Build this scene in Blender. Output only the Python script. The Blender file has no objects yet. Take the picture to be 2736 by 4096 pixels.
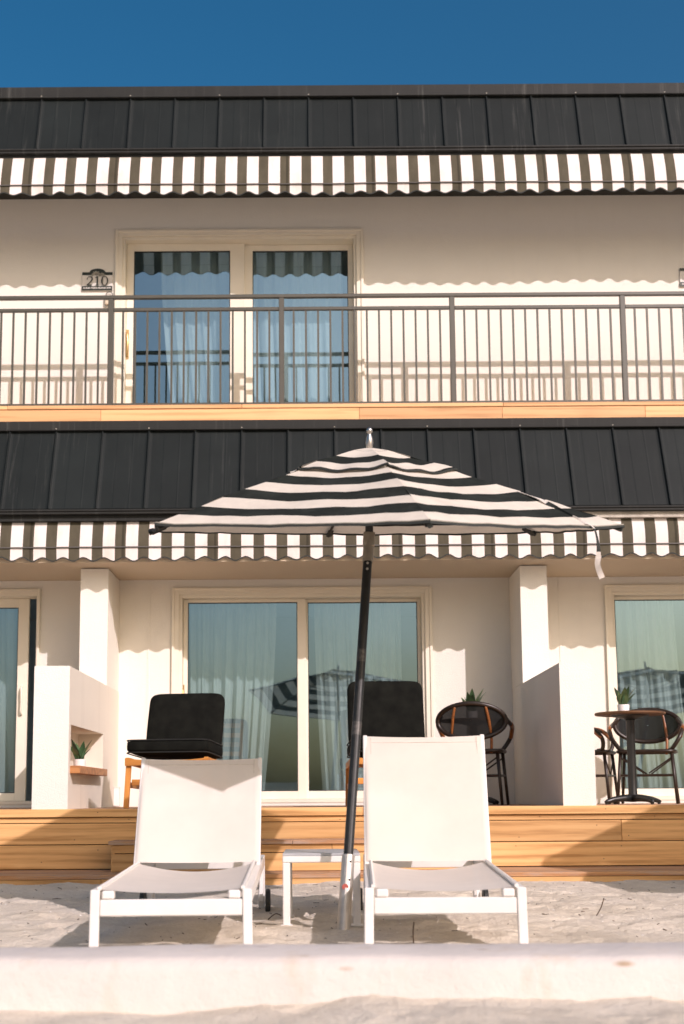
import bpy, bmesh, math, random
import numpy as np
from mathutils import Vector, Matrix, noise
random.seed(7)
R = math.radians
scene = bpy.context.scene
COL = scene.collection

# ------------------------------------------------------------------ camera
cam_d = bpy.data.cameras.new('camera'); cam = bpy.data.objects.new('camera', cam_d); COL.objects.link(cam)
scene.camera = cam
cam.location = (0, 0, 0.65)
cam.rotation_euler = (Matrix.Rotation(math.pi/2 + math.atan(625/5000), 4, 'X') @ Matrix.Rotation(R(-0.4), 4, 'Z')).to_euler()
cam_d.sensor_fit = 'AUTO'; cam_d.sensor_width = 36.0
cam_d.lens = 5000/4096*36.0
cam_d.shift_x = (1368-1270)/4096
cam_d.shift_y = (2565-2048)/4096
cam_d.clip_start = 0.05; cam_d.clip_end = 3000
cam_d.dof.use_dof = True; cam_d.dof.focus_distance = 8.5; cam_d.dof.aperture_fstop = 2.4
scene.render.resolution_x = 684; scene.render.resolution_y = 1024

# ------------------------------------------------------------------ world, sun, exposure
SUN = Vector((0.655, -1.0, 0.725)).normalized()          # towards the sun
world = bpy.data.worlds.new('World'); scene.world = world; world.use_nodes = True
wn = world.node_tree; wn.nodes.clear()
sky = wn.nodes.new('ShaderNodeTexSky'); sky.sky_type = 'NISHITA'; sky.sun_disc = False
sky.sun_elevation = math.asin(SUN.z); sky.sun_rotation = math.atan2(SUN.x, SUN.y)
sky.altitude = 0; sky.air_density = 1.0; sky.dust_density = 5.5; sky.ozone_density = 2.4
bg = wn.nodes.new('ShaderNodeBackground'); bg.inputs['Strength'].default_value = 0.089
wo = wn.nodes.new('ShaderNodeOutputWorld')
hs = wn.nodes.new('ShaderNodeHueSaturation'); hs.inputs['Saturation'].default_value = 1.46; hs.inputs['Hue'].default_value = 0.490
wn.links.new(sky.outputs[0], hs.inputs['Color']); wn.links.new(hs.outputs[0], bg.inputs[0]); wn.links.new(bg.outputs[0], wo.inputs[0])
sun_d = bpy.data.lights.new('sun', 'SUN'); sun_d.energy = 2.75; sun_d.angle = R(0.5); sun_d.color = (1.0, 0.872, 0.925)
sun = bpy.data.objects.new('sun', sun_d); COL.objects.link(sun)
sun.rotation_euler = SUN.to_track_quat('Z', 'Y').to_euler()
scene.view_settings.view_transform = 'Standard'; scene.view_settings.look = 'None'
scene.view_settings.exposure = 0.44; scene.view_settings.gamma = 1.0; scene.view_settings.use_curve_mapping = False

# ------------------------------------------------------------------ materials
def nt(name):
    m = bpy.data.materials.new(name); m.use_nodes = True; n = m.node_tree; n.nodes.clear()
    out = n.nodes.new('ShaderNodeOutputMaterial')
    return m, n, out
class G:
    """tiny node-graph writer"""
    def __init__(s, n): s.n = n
    def node(s, t, **k):
        x = s.n.nodes.new(t)
        for a, b in k.items(): setattr(x, a, b)
        return x
    def link(s, a, b): s.n.links.new(a, b)
    def set(s, sock, v):
        if isinstance(v, (int, float)): sock.default_value = v
        elif isinstance(v, tuple): sock.default_value = v if len(v) == len(sock.default_value) else v + (1.0,)
        else: s.link(v, sock)
    def math(s, op, a, b=0.0, c=None):
        x = s.node('ShaderNodeMath', operation=op); s.set(x.inputs[0], a); s.set(x.inputs[1], b)
        if c is not None: s.set(x.inputs[2], c)
        return x.outputs[0]
    def coord(s, which='Object'): return s.node('ShaderNodeTexCoord').outputs[which]
    def mapping(s, v, scale=(1,1,1), loc=(0,0,0), rot=(0,0,0)):
        x = s.node('ShaderNodeMapping'); s.link(v, x.inputs[0]); x.inputs['Scale'].default_value = scale
        x.inputs['Location'].default_value = loc; x.inputs['Rotation'].default_value = rot
        return x.outputs[0]
    def noise(s, v, scale=5, detail=4, rough=0.55):
        x = s.node('ShaderNodeTexNoise'); s.link(v, x.inputs['Vector']); x.inputs['Scale'].default_value = scale
        x.inputs['Detail'].default_value = detail; x.inputs['Roughness'].default_value = rough
        return x.outputs['Fac']
    def ramp(s, f, stops):
        x = s.node('ShaderNodeValToRGB'); s.link(f, x.inputs[0]); e = x.color_ramp.elements
        while len(e) > 1: e.remove(e[-1])
        e[0].position = stops[0][0]; e[0].color = tuple(stops[0][1]) + (1,)
        for p, c in stops[1:]:
            q = e.new(p); q.color = tuple(c) + (1,)
        return x.outputs[0]
    def mix(s, f, a, b, blend='MIX'):
        x = s.node('ShaderNodeMix', data_type='RGBA', blend_type=blend)
        s.set(x.inputs[0], f); s.set(x.inputs[6], a); s.set(x.inputs[7], b)
        return x.outputs[2]
    def bump(s, h, strength=0.3, dist=0.01):
        x = s.node('ShaderNodeBump'); s.link(h, x.inputs['Height']); x.inputs['Strength'].default_value = strength
        x.inputs['Distance'].default_value = dist
        return x.outputs[0]
    def bsdf(s, color, rough=0.6, metal=0.0, normal=None, spec=0.5):
        x = s.node('ShaderNodeBsdfPrincipled'); s.set(x.inputs['Base Color'], color); s.set(x.inputs['Roughness'], rough)
        s.set(x.inputs['Metallic'], metal); s.set(x.inputs['Specular IOR Level'], spec)
        if normal is not None: s.link(normal, x.inputs['Normal'])
        return x
def v3(a, k=1.0): return tuple(c*k for c in a)

def simple(name, col, rough=0.5, metal=0.0, var=0.12, scale=6, bump=0.0, bscale=60, bdist=0.004, spec=0.5):
    m, n, out = nt(name); g = G(n); o = g.coord()
    f = g.noise(o, scale, 5)
    c = g.ramp(f, [(0.3, v3(col, 1-var)), (0.7, v3(col, 1+var*0.6))])
    nm = None
    if bump: nm = g.bump(g.noise(o, bscale, 4), bump, bdist)
    r = g.math('ADD', g.math('MULTIPLY', g.math('SUBTRACT', f, 0.5), 0.25), rough)
    g.link(g.bsdf(c, r, metal, nm, spec).outputs[0], out.inputs[0])
    return m

def stucco(name, col, grime=0.5):
    m, n, out = nt(name); g = G(n); o = g.coord()
    big = g.noise(o, 0.9, 6, 0.6)
    streak = g.noise(g.mapping(o, (7, 7, 0.35)), 1.0, 5)
    c = g.ramp(big, [(0.3, v3(col, 0.955)), (0.65, col)])
    c = g.mix(g.math('MULTIPLY', g.ramp(streak, [(0.55, (0, 0, 0)), (0.8, (1, 1, 1))]), 0.10*grime), c, v3((0.42, 0.36, 0.28)))
    h = g.math('ADD', g.noise(o, 90, 5, 0.65), g.math('MULTIPLY', g.noise(o, 9, 3), 0.8))
    g.link(g.bsdf(c, 0.85, 0, g.bump(h, 0.45, 0.009), 0.25).outputs[0], out.inputs[0])
    return m

def wood(name, c1, c2, axis='X', rough=0.55, grey=0.0):
    m, n, out = nt(name); g = G(n); o = g.coord()
    rnd = g.node('ShaderNodeObjectInfo').outputs['Random']
    sc = {'X': (0.9, 20, 20), 'Z': (20, 20, 0.9), 'Y': (20, 0.9, 20)}[axis]
    mp = g.node('ShaderNodeMapping'); g.link(o, mp.inputs[0]); mp.inputs['Scale'].default_value = sc
    cx = g.node('ShaderNodeCombineXYZ'); g.link(g.math('MULTIPLY', rnd, 37.0), cx.inputs[0]); g.link(g.math('MULTIPLY', rnd, 91.0), cx.inputs[2])
    g.link(cx.outputs[0], mp.inputs['Location'])
    f = g.noise(mp.outputs[0], 1.4, 7, 0.62)
    ring = g.node('ShaderNodeTexWave', wave_type='BANDS', bands_direction='Z' if axis != 'Z' else 'X')
    g.link(mp.outputs[0], ring.inputs[0]); ring.inputs['Scale'].default_value = 0.22; ring.inputs['Distortion'].default_value = 16
    ring.inputs['Detail'].default_value = 3; ring.inputs['Detail Scale'].default_value = 0.6
    ff = g.math('ADD', g.math('MULTIPLY', f, 0.84), g.math('MULTIPLY', ring.outputs['Fac'], 0.16))
    c = g.ramp(ff, [(0.34, v3(c2, 0.9)), (0.5, v3([(a+b)/2 for a, b in zip(c1, c2)], 1.08)), (0.64, c1)])
    knot = g.noise(g.mapping(mp.outputs[0], (0.9, 0.35, 0.35)), 1.3, 2)
    c = g.mix(g.math('MULTIPLY', g.ramp(knot, [(0.66, (0, 0, 0)), (0.78, (1, 1, 1))]), 0.35), c, v3(c2, 0.55))
    vr = g.math('ADD', g.math('MULTIPLY', rnd, 0.44), 0.76)
    hsv = g.node('ShaderNodeHueSaturation'); g.link(c, hsv.inputs['Color']); g.link(vr, hsv.inputs['Value']); c = hsv.outputs[0]
    if grey:
        w = g.ramp(g.noise(g.mapping(o, (1.2, 9, 9)), 2.2, 6, 0.7), [(0.42, (0, 0, 0)), (0.62, (1, 1, 1))])
        c = g.mix(g.math('MULTIPLY', w, grey), c, (0.33, 0.31, 0.29))
    g.link(g.bsdf(c, rough, 0, g.bump(ff, 0.25, 0.004), 0.35).outputs[0], out.inputs[0])
    return m

def stripes(name, x0, period, frac, white, dark, transl=0.12):
    m, n, out = nt(name); g = G(n); o = g.coord()
    sp = g.node('ShaderNodeSeparateXYZ'); g.link(o, sp.inputs[0])
    ph = g.math('FRACT', g.math('ADD', g.math('DIVIDE', g.math('SUBTRACT', sp.outputs[0], x0), period), 200.0))
    isd = g.math('GREATER_THAN', ph, frac)
    wv = g.noise(g.mapping(o, (60, 60, 60)), 8, 2)
    dirt = g.noise(g.mapping(o, (5, 5, 1.6)), 1.6, 6, 0.65)
    cd = g.ramp(dirt, [(0.3, v3(dark, 0.72)), (0.55, dark), (0.75, v3(dark, 1.25))])
    cd = g.mix(g.math('MULTIPLY', wv, 0.5), cd, v3(dark, 0.6))
    cw = g.ramp(dirt, [(0.25, v3((white[0], white[1]*0.95, white[2]*0.88), 0.90)), (0.5, white)])
    # darker double weave line inside every fourth dark stripe
    idx = g.math('FRACT', g.math('ADD', g.math('DIVIDE', g.math('SUBTRACT', sp.outputs[0], x0), period*4), 200.0))
    line = g.math('MULTIPLY', g.math('GREATER_THAN', idx, 0.205), g.math('LESS_THAN', idx, 0.232))
    cd = g.mix(g.math('MULTIPLY', line, 0.7), cd, v3(dark, 0.35))
    c = g.mix(isd, cw, cd)
    nm = g.bump(g.noise(o, 3.0, 3), 0.25, 0.03)
    b = g.bsdf(c, 0.9, 0, nm, 0.15)
    t = g.node('ShaderNodeBsdfTranslucent'); g.link(c, t.inputs[0])
    mx = g.node('ShaderNodeMixShader'); mx.inputs[0].default_value = transl
    g.link(b.outputs[0], mx.inputs[1]); g.link(t.outputs[0], mx.inputs[2]); g.link(mx.outputs[0], out.inputs[0])
    return m

def canopy_mat(name, white, dark):
    m, n, out = nt(name); g = G(n); o = g.coord()
    a = g.node('ShaderNodeAttribute', attribute_name='band').outputs['Fac']
    isd = g.math('GREATER_THAN', g.math('FRACT', g.math('MULTIPLY', a, 0.5)), 0.5)
    d = g.noise(o, 7, 6, 0.7)
    cw = g.ramp(d, [(0.3, v3(white, 0.88)), (0.6, white)])
    cd = g.ramp(d, [(0.45, dark), (0.75, v3(dark, 1.9))])
    c = g.mix(isd, cw, cd)
    edge = g.math('LESS_THAN', a, 0.0)
    c = g.mix(edge, c, v3(dark, 0.8))
    nm = g.bump(g.math('ADD', g.noise(o, 4.5, 3), g.math('MULTIPLY', g.noise(o, 160, 2), 0.08)), 0.35, 0.03)
    b = g.bsdf(c, 0.92, 0, nm, 0.15)
    t = g.node('ShaderNodeBsdfTranslucent'); g.link(c, t.inputs[0])
    mx = g.node('ShaderNodeMixShader'); mx.inputs[0].default_value = 0.14
    g.link(b.outputs[0], mx.inputs[1]); g.link(t.outputs[0], mx.inputs[2]); g.link(mx.outputs[0], out.inputs[0])
    return m

def sling_mat(name, col, thru=0.04, transl=0.15, weave=0.0):
    m, n, out = nt(name); g = G(n); o = g.coord()
    d = g.noise(o, 5, 5, 0.6)
    c = g.ramp(d, [(0.3, v3(col, 0.94)), (0.65, col)])
    nm = g.bump(g.noise(o, 260, 2), 0.15, 0.002)
    b = g.bsdf(c, 0.75, 0, nm, 0.2)
    t = g.node('ShaderNodeBsdfTranslucent'); g.link(c, t.inputs[0])
    mx = g.node('ShaderNodeMixShader'); mx.inputs[0].default_value = transl
    g.link(b.outputs[0], mx.inputs[1]); g.link(t.outputs[0], mx.inputs[2])
    tr = g.node('ShaderNodeBsdfTransparent')
    m2 = g.node('ShaderNodeMixShader'); m2.inputs[0].default_value = thru
    g.link(mx.outputs[0], m2.inputs[1]); g.link(tr.outputs[0], m2.inputs[2]); g.link(m2.outputs[0], out.inputs[0])
    return m

def glass_mat(name, refl=0.36):
    m, n, out = nt(name); g = G(n); o = g.coord()
    nm = g.bump(g.noise(g.mapping(o, (1, 1, 0.7)), 1.7, 1), 0.07, 0.03)
    tr = g.node('ShaderNodeBsdfTransparent'); tr.inputs[0].default_value = (0.76, 0.89, 0.90, 1)
    gl = g.node('ShaderNodeBsdfGlossy'); gl.inputs['Roughness'].default_value = 0.0; gl.inputs[0].default_value = (0.50, 0.76, 0.92, 1)
    g.link(nm, gl.inputs['Normal'])
    lw_ = g.node('ShaderNodeLayerWeight'); lw_.inputs[0].default_value = 0.5
    f = g.math('ADD', g.math('MULTIPLY', g.math('POWER', lw_.outputs['Facing'], 3.0), 0.6), refl)
    mx = g.node('ShaderNodeMixShader'); g.link(f, mx.inputs[0])
    g.link(tr.outputs[0], mx.inputs[1]); g.link(gl.outputs[0], mx.inputs[2]); g.link(mx.outputs[0], out.inputs[0])
    return m

def roof_mat(name, col, stain=0.3):
    m, n, out = nt(name); g = G(n); o = g.coord()
    rnd = g.node('ShaderNodeObjectInfo').outputs['Random']
    geo = g.node('ShaderNodeNewGeometry').outputs['Position']
    st = g.noise(g.mapping(geo, (22, 3, 0.7)), 1.0, 5, 0.65)
    big = g.noise(g.mapping(geo, (0.55, 0.5, 0.2)), 1.0, 2)
    f = g.math('MULTIPLY', g.ramp(st, [(0.56, (0, 0, 0)), (0.78, (1, 1, 1))]), g.ramp(big, [(0.42, (0.12, 0.12, 0.12)), (0.62, (1, 1, 1))]))
    c = g.ramp(g.noise(geo, 3, 5), [(0.3, v3(col, 0.88)), (0.7, v3(col, 1.12))])
    c = g.mix(g.math('MULTIPLY', f, stain), c, (0.34, 0.34, 0.31))
    hsv = g.node('ShaderNodeHueSaturation'); g.link(c, hsv.inputs['Color']); g.link(g.math('ADD', g.math('MULTIPLY', rnd, 0.25), 0.88), hsv.inputs['Value'])
    nm = g.bump(g.noise(geo, 2.5, 2), 0.1, 0.02)
    g.link(g.bsdf(hsv.outputs[0], 0.6, 0.0, nm, 0.16).outputs[0], out.inputs[0])
    return m

def sand_mat(name):
    m, n, out = nt(name); g = G(n); o = g.coord()
    big = g.noise(o, 1.3, 6, 0.62); fine = g.noise(o, 55, 5, 0.7); sp = g.noise(o, 240, 2)
    c = g.ramp(big, [(0.3, (0.55, 0.485, 0.38)), (0.55, (0.71, 0.64, 0.525)), (0.75, (0.77, 0.70, 0.59))])
    c = g.mix(g.ramp(fine, [(0.35, (0.4, 0.4, 0.4)), (0.55, (0, 0, 0))]), c, (0.52, 0.43, 0.33))
    c = g.mix(g.ramp(sp, [(0.64, (0, 0, 0)), (0.72, (0.75, 0.75, 0.75))]), c, (0.22, 0.17, 0.12))
    h = g.math('ADD', g.math('MULTIPLY', g.noise(o, 14, 5, 0.6), 1.0), g.math('ADD', g.math('MULTIPLY', fine, 0.35), g.math('MULTIPLY', sp, 0.1)))
    g.link(g.bsdf(c, 0.95, 0, g.bump(h, 0.8, 0.022), 0.1).outputs[0], out.inputs[0])
    return m

def concrete_mat(name, col):
    m, n, out = nt(name); g = G(n); o = g.coord()
    big = g.noise(o, 2.2, 6, 0.6)
    c = g.ramp(big, [(0.32, v3(col, 0.9)), (0.6, col)])
    v = g.node('ShaderNodeTexVoronoi'); g.link(g.mapping(o, (1.7, 3.5, 5.5)), v.inputs[0]); v.inputs['Scale'].default_value = 2.4
    spots = g.math('MULTIPLY', g.ramp(v.outputs['Distance'], [(0.05, (1, 1, 1)), (0.17, (0, 0, 0))]), g.ramp(g.noise(o, 3.1, 3), [(0.44, (0, 0, 0)), (0.55, (1, 1, 1))]))
    c = g.mix(g.math('MULTIPLY', spots, 0.75), c, (0.30, 0.20, 0.10))
    crk = g.noise(g.mapping(o, (5, 5, 1.2)), 1.4, 4)
    c = g.mix(g.math('MULTIPLY', g.ramp(crk, [(0.56, (0, 0, 0)), (0.70, (1, 1, 1))]), 0.4), c, (0.5, 0.39, 0.27))
    h = g.math('ADD', g.noise(o, 25, 6, 0.7), g.noise(o, 5, 3))
    g.link(g.bsdf(c, 0.9, 0, g.bump(h, 0.5, 0.015), 0.2).outputs[0], out.inputs[0])
    return m

WHITE = (0.79, 0.76, 0.675)
M = dict(
    wall=stucco('white_stucco', WHITE),
    wall_smooth=stucco('white_smooth_plaster', WHITE, 0.25),
    rough_side=stucco('weathered_plaster', (0.75, 0.69, 0.585), 2.2),
    ceiling=stucco('shade_toned_ceiling', (0.60, 0.50, 0.37), 0.3),  # white ceiling toned tan: shade behind the awning is put into its colour
    trim=simple('cream_trim_paint', (0.79, 0.74, 0.61), 0.5, var=0.04),
    roof=roof_mat('charcoal_roof_metal', (0.0110, 0.0145, 0.0140), 0.14),
    flash=roof_mat('charcoal_flashing', (0.023, 0.024, 0.022), 0.25),
    fascia_grey=simple('grey_textured_render', (0.50, 0.46, 0.39), 0.9, var=0.3, scale=9, bump=0.9, bscale=22, bdist=0.02),
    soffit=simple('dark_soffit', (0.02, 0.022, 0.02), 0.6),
    stripe_up=stripes('striped_awning_canvas_upper', -3.005, 0.2125, 0.545, (0.80, 0.745, 0.70), (0.112, 0.099, 0.068)),
    stripe_low=stripes('striped_awning_canvas_lower', -2.864, 0.2157, 0.53, (0.80, 0.745, 0.70), (0.112, 0.099, 0.068)),
    binding=simple('dark_binding_tape', (0.02, 0.024, 0.02), 0.8),
    bar=simple('grey_awning_bar', (0.10, 0.095, 0.085), 0.45),
    rail=simple('taupe_metal_paint', (0.072, 0.068, 0.051), 0.45, var=0.1, scale=4),
    deck=wood('teak_deck_boards', (0.68, 0.41, 0.175), (0.47, 0.25, 0.090)),
    deck_grey=wood('weathered_deck_boards', (0.50, 0.28, 0.13), (0.36, 0.17, 0.07), grey=0.5, rough=0.7),
    fascia_wood=wood('pale_timber_fascia', (0.76, 0.44, 0.21), (0.66, 0.35, 0.15)),
    chair_wood=wood('oiled_teak_chair', (0.62, 0.27, 0.06), (0.44, 0.17, 0.035), 'X', 0.45),
    chair_wood_v=wood('oiled_teak_chair_legs', (0.62, 0.27, 0.06), (0.44, 0.17, 0.035), 'Z', 0.45),
    ledge=wood('teak_ledge', (0.55, 0.25, 0.09), (0.38, 0.155, 0.05)),
    cushion=simple('black_cushion_fabric', (0.009, 0.0095, 0.0075), 0.95, var=0.5, scale=10, bump=0.35, bscale=220, bdist=0.003, spec=0.1),
    piping=simple('black_piping', (0.010, 0.011, 0.009), 0.8),
    sling=sling_mat('white_sling_mesh', (0.74, 0.69, 0.62)),
    white_metal=simple('white_powder_coat', (0.73, 0.71, 0.665), 0.4, var=0.05, scale=9),
    canopy=canopy_mat('striped_umbrella_canvas', (0.66, 0.61, 0.52), (0.016, 0.019, 0.016)),
    strap_white=simple('pale_webbing', (0.62, 0.57, 0.50), 0.9, var=0.15, scale=30),
    black_metal=simple('black_painted_pole', (0.012, 0.013, 0.011), 0.5, var=0.5, scale=30),
    worn_black=simple('scuffed_black_paint', (0.075, 0.070, 0.062), 0.45, 0.3, var=0.6, scale=60),
    steel=simple('brushed_aluminium', (0.56, 0.52, 0.46), 0.5, 0.85, var=0.12, scale=25),
    dull_steel=simple('dull_aluminium', (0.40, 0.36, 0.29), 0.45, 0.7, var=0.2, scale=25),
    chrome=simple('chrome', (0.55, 0.52, 0.47), 0.36, 1.0, var=0.05),
    table_top=simple('grey_white_table_top', (0.40, 0.41, 0.42), 0.35, var=0.1),
    rattan=simple('dark_brown_rattan', (0.024, 0.014, 0.008), 0.4, var=0.5, scale=40),
    bamboo=simple('amber_bamboo_tube', (0.25, 0.085, 0.020), 0.35, var=0.4, scale=26),
    mesh=sling_mat('black_woven_mesh', (0.010, 0.010, 0.009), 0.035, 0.03),
    iron=simple('black_cast_iron', (0.012, 0.013, 0.012), 0.35, var=0.2),
    btop=wood('dark_bistro_top', (0.115, 0.055, 0.022), (0.06, 0.03, 0.014)),
    pot=simple('matt_white_ceramic', (0.80, 0.77, 0.73), 0.55, var=0.03),
    leaf=simple('snake_plant_leaf', (0.055, 0.115, 0.048), 0.45, var=0.55, scale=24),
    leaf2=simple('snake_plant_leaf_pale', (0.13, 0.19, 0.075), 0.45, var=0.5, scale=24),
    soil=simple('potting_soil', (0.03, 0.02, 0.012), 0.95),
    curtain=sling_mat('sheer_white_curtain', (0.74, 0.76, 0.75), 0.10, 0.3),
    glass=glass_mat('sliding_door_glass', 0.34),
    gasket=simple('dark_glazing_gasket', (0.02, 0.022, 0.022), 0.6),
    brass=simple('aged_brass_handle', (0.48, 0.33, 0.14), 0.35, 0.8, var=0.15),
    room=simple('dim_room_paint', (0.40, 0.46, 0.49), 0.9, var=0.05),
    sand=sand_mat('pale_beach_sand'),
    sea=simple('sea_water', (0.03, 0.10, 0.13), 0.15),
    curb=concrete_mat('whitewashed_concrete', (0.62, 0.575, 0.525)),
    debris=simple('dry_beach_litter', (0.075, 0.045, 0.022), 0.9, var=0.5, scale=3),
    shell=simple('shell_bits', (0.78, 0.73, 0.66), 0.6, var=0.1),
    sign_white=simple('sign_white', (0.66, 0.63, 0.57), 0.5, var=0.05),
    sign_black=simple('sign_black', (0.008, 0.016, 0.010), 0.45, var=0.1),
    sign_grey=simple('sign_leaf_grey', (0.34, 0.32, 0.26), 0.6, var=0.2, scale=30),
    rubber=simple('black_rubber', (0.02, 0.022, 0.02), 0.6),
    red=simple('faded_red_print', (0.45, 0.10, 0.07), 0.6),
    beige_box=simple('beige_plastic', (0.62, 0.53, 0.39), 0.5, var=0.05),
)

# ------------------------------------------------------------------ mesh helpers
def link(o, parent=None):
    COL.objects.link(o)
    if parent is not None: o.parent = parent
    return o
def root_of(o):
    while o.parent is not None: o = o.parent
    return o
def tag(o, label=None, cat=None, group=None, kind=None):
    if label: o['label'] = label
    if cat: o['category'] = cat
    if group: o['group'] = group
    if kind: o['kind'] = kind
    return o
def thing(name, label, cat, loc=(0, 0, 0), group=None):
    e = bpy.data.objects.new(name, None); e.empty_display_size = 0.1; COL.objects.link(e); e.location = loc
    return tag(e, label, cat, group)
class MB:
    def __init__(s): s.v = []; s.f = []; s.att = []
    def add(s, v, f):
        k = len(s.v); s.v += [tuple(p) for p in v]; s.f += [tuple(i+k for i in q) for q in f]; return s
    def box(s, x0, x1, y0, y1, z0, z1):
        return s.add([(x0,y0,z0),(x1,y0,z0),(x1,y1,z0),(x0,y1,z0),(x0,y0,z1),(x1,y0,z1),(x1,y1,z1),(x0,y1,z1)],
                     [(0,3,2,1),(4,5,6,7),(0,1,5,4),(1,2,6,5),(2,3,7,6),(3,0,4,7)])
    def bar(s, p, q, w, h, up=(0,0,1)):
        p = Vector(p); q = Vector(q); d = (q-p).normalized(); u = Vector(up)
        if abs(d.dot(u)) > 0.98: u = Vector((0,1,0))
        a = d.cross(u).normalized()*w/2; b = a.cross(d).normalized()*h/2
        vs = [e+i*a+j*b for e in (p, q) for i, j in ((-1,-1),(1,-1),(1,1),(-1,1))]
        return s.add(vs, [(0,1,2,3),(7,6,5,4),(0,4,5,1),(1,5,6,2),(2,6,7,3),(3,7,4,0)])
    def tube(s, pts, r, n=8, closed=False):
        pts = [Vector(p) for p in pts]; m = len(pts); rs = r if isinstance(r, (list, tuple)) else [r]*m
        prev = None; k = len(s.v)
        for i, p in enumerate(pts):
            if closed: d = pts[(i+1) % m]-pts[i-1]
            else: d = pts[min(i+1, m-1)]-pts[max(i-1, 0)]
            d.normalize()
            if prev is None:
                prev = Vector((0,0,1)) if abs(d.z) < 0.9 else Vector((1,0,0))
            a = (prev - d*prev.dot(d)).normalized(); b = d.cross(a); prev = a
            for j in range(n):
                t = 2*math.pi*j/n; s.v.append(tuple(p + (a*math.cos(t)+b*math.sin(t))*rs[i]))
        for i in range(m if closed else m-1):
            i2 = (i+1) % m
            for j in range(n):
                j2 = (j+1) % n; s.f.append((k+i*n+j, k+i*n+j2, k+i2*n+j2, k+i2*n+j))
        if not closed:
            s.f.append(tuple(k+j for j in reversed(range(n)))); s.f.append(tuple(k+(m-1)*n+j for j in range(n)))
        return s
    def lathe(s, prof, n=24, c=(0,0,0)):
        k = len(s.v)
        for r, z in prof:
            for j in range(n):
                t = 2*math.pi*j/n; s.v.append((c[0]+r*math.cos(t), c[1]+r*math.sin(t), c[2]+z))
        for i in range(len(prof)-1):
            for j in range(n):
                j2 = (j+1) % n; s.f.append((k+i*n+j, k+i*n+j2, k+(i+1)*n+j2, k+(i+1)*n+j))
        s.f.append(tuple(k+j for j in reversed(range(n)))); s.f.append(tuple(k+(len(prof)-1)*n+j for j in range(n)))
        return s
    def grid(s, nu, nv, fn):
        k = len(s.v)
        for i in range(nu+1):
            for j in range(nv+1): s.v.append(tuple(fn(i/nu, j/nv)))
        for i in range(nu):
            for j in range(nv):
                a = k+i*(nv+1)+j; s.f.append((a, a+nv+1, a+nv+2, a+1))
        return s
    def poly_prism(s, pts2, y0, y1):
        """polygon in the X-Z plane extruded from y0 to y1"""
        n = len(pts2); k = len(s.v)
        for y in (y0, y1): s.v += [(x, y, z) for x, z in pts2]
        s.f.append(tuple(k+i for i in range(n))); s.f.append(tuple(k+n+i for i in reversed(range(n))))
        for i in range(n):
            j = (i+1) % n; s.f.append((k+i, k+n+i, k+n+j, k+j))
        return s
    def mesh(s, name, mat, bevel=0, seg=1, smooth=False, off=(0,0,0)):
        me = bpy.data.meshes.new(name)
        me.from_pydata([(a-off[0], b-off[1], c-off[2]) for a, b, c in s.v], [], s.f)
        bm = bmesh.new(); bm.from_mesh(me)
        bmesh.ops.recalc_face_normals(bm, faces=bm.faces)
        if bevel:
            ed = [e for e in bm.edges if len(e.link_faces) == 2 and e.calc_face_angle(0) > 0.6]
            bmesh.ops.bevel(bm, geom=ed, offset=bevel, segments=seg, affect='EDGES', profile=0.6, clamp_overlap=True)
        bm.to_mesh(me); bm.free()
        if smooth:
            for p in me.polygons: p.use_smooth = True
        if mat is not None: me.materials.append(M[mat] if isinstance(mat, str) else mat)
        return me
    def build(s, name, mat, parent=None, bevel=0, seg=1, smooth=False, label=None):
        off = root_of(parent).location if parent is not None else (0, 0, 0)
        o = bpy.data.objects.new(name, s.mesh(name, mat, bevel, seg, smooth, off)); link(o, parent)
        if label: o['label'] = label
        return o
def inst(name, me, parent, loc=(0,0,0), rot=(0,0,0), scale=(1,1,1)):
    o = bpy.data.objects.new(name, me); link(o, parent); o.location = loc; o.rotation_euler = rot; o.scale = scale
    return o
def copy_tree(o, parent=None):
    c = o.copy(); COL.objects.link(c); c.parent = parent
    for ch in list(o.children): copy_tree(ch, c)
    return c
def smooth_path(pts, n=6):
    """Catmull-Rom through pts"""
    P = [Vector(p) for p in pts]; out = []
    for i in range(len(P)-1):
        a, b, c, d = P[max(i-1, 0)], P[i], P[i+1], P[min(i+2, len(P)-1)]
        for k in range(n):
            t = k/n
            out.append(0.5*((2*b)+(c-a)*t+(2*a-5*b+4*c-d)*t*t+(3*b-a-3*c+d)*t**3))
    out.append(P[-1]); return out

XL, XR = -6.2, 6.6           # the stretch of building that is built
YW = 12.5                    # face of both storeys' walls
DZ = 0.572                   # deck level

# ------------------------------------------------------------------ ground
def sand_height(x, y):
    h = 0.0
    if y > 8.0: h += 0.03*min(1, (y-8.0)/1.2)
    a = min(1.0, max(0.0, (13-abs(x))/4))*min(1.0, max(0.0, (y-1.5)/1.0))
    if a > 0:
        p = Vector((x, y, 0))
        h += a*(0.018*noise.noise(p*1.3)+0.015*noise.noise(p*4.1+Vector((5, 2, 0))))
        n1 = noise.noise(p*7.5+Vector((1, 8, 3)))
        h += a*(0.007*noise.noise(p*15)-0.026*max(0.0, n1-0.18)+0.004*noise.noise(p*31))
    if 3.0 < y < 4.1: h += 0.012*math.sin(x*2.1)+0.01*noise.noise(Vector((x*3.5, y, 9)))
    return h
def ground_z(x, y): return sand_height(x, y)+float(dents(np.array([x]), np.array([y]))[0])
def axis(lo, hi, d, a0, a1, grow=1.22):
    c = list(np.arange(a0, a1+1e-6, d)); s = d
    while c[-1] < hi: s *= grow; c.append(min(hi, c[-1]+s))
    s = d
    while c[0] > lo: s *= grow; c.insert(0, max(lo, c[0]-s))
    return c
xs = axis(-900, 900, 0.034, -3.6, 3.6); ys = axis(-900, 900, 0.034, 3.2, 9.5)
gm = MB(); nx, ny = len(xs), len(ys)
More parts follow.
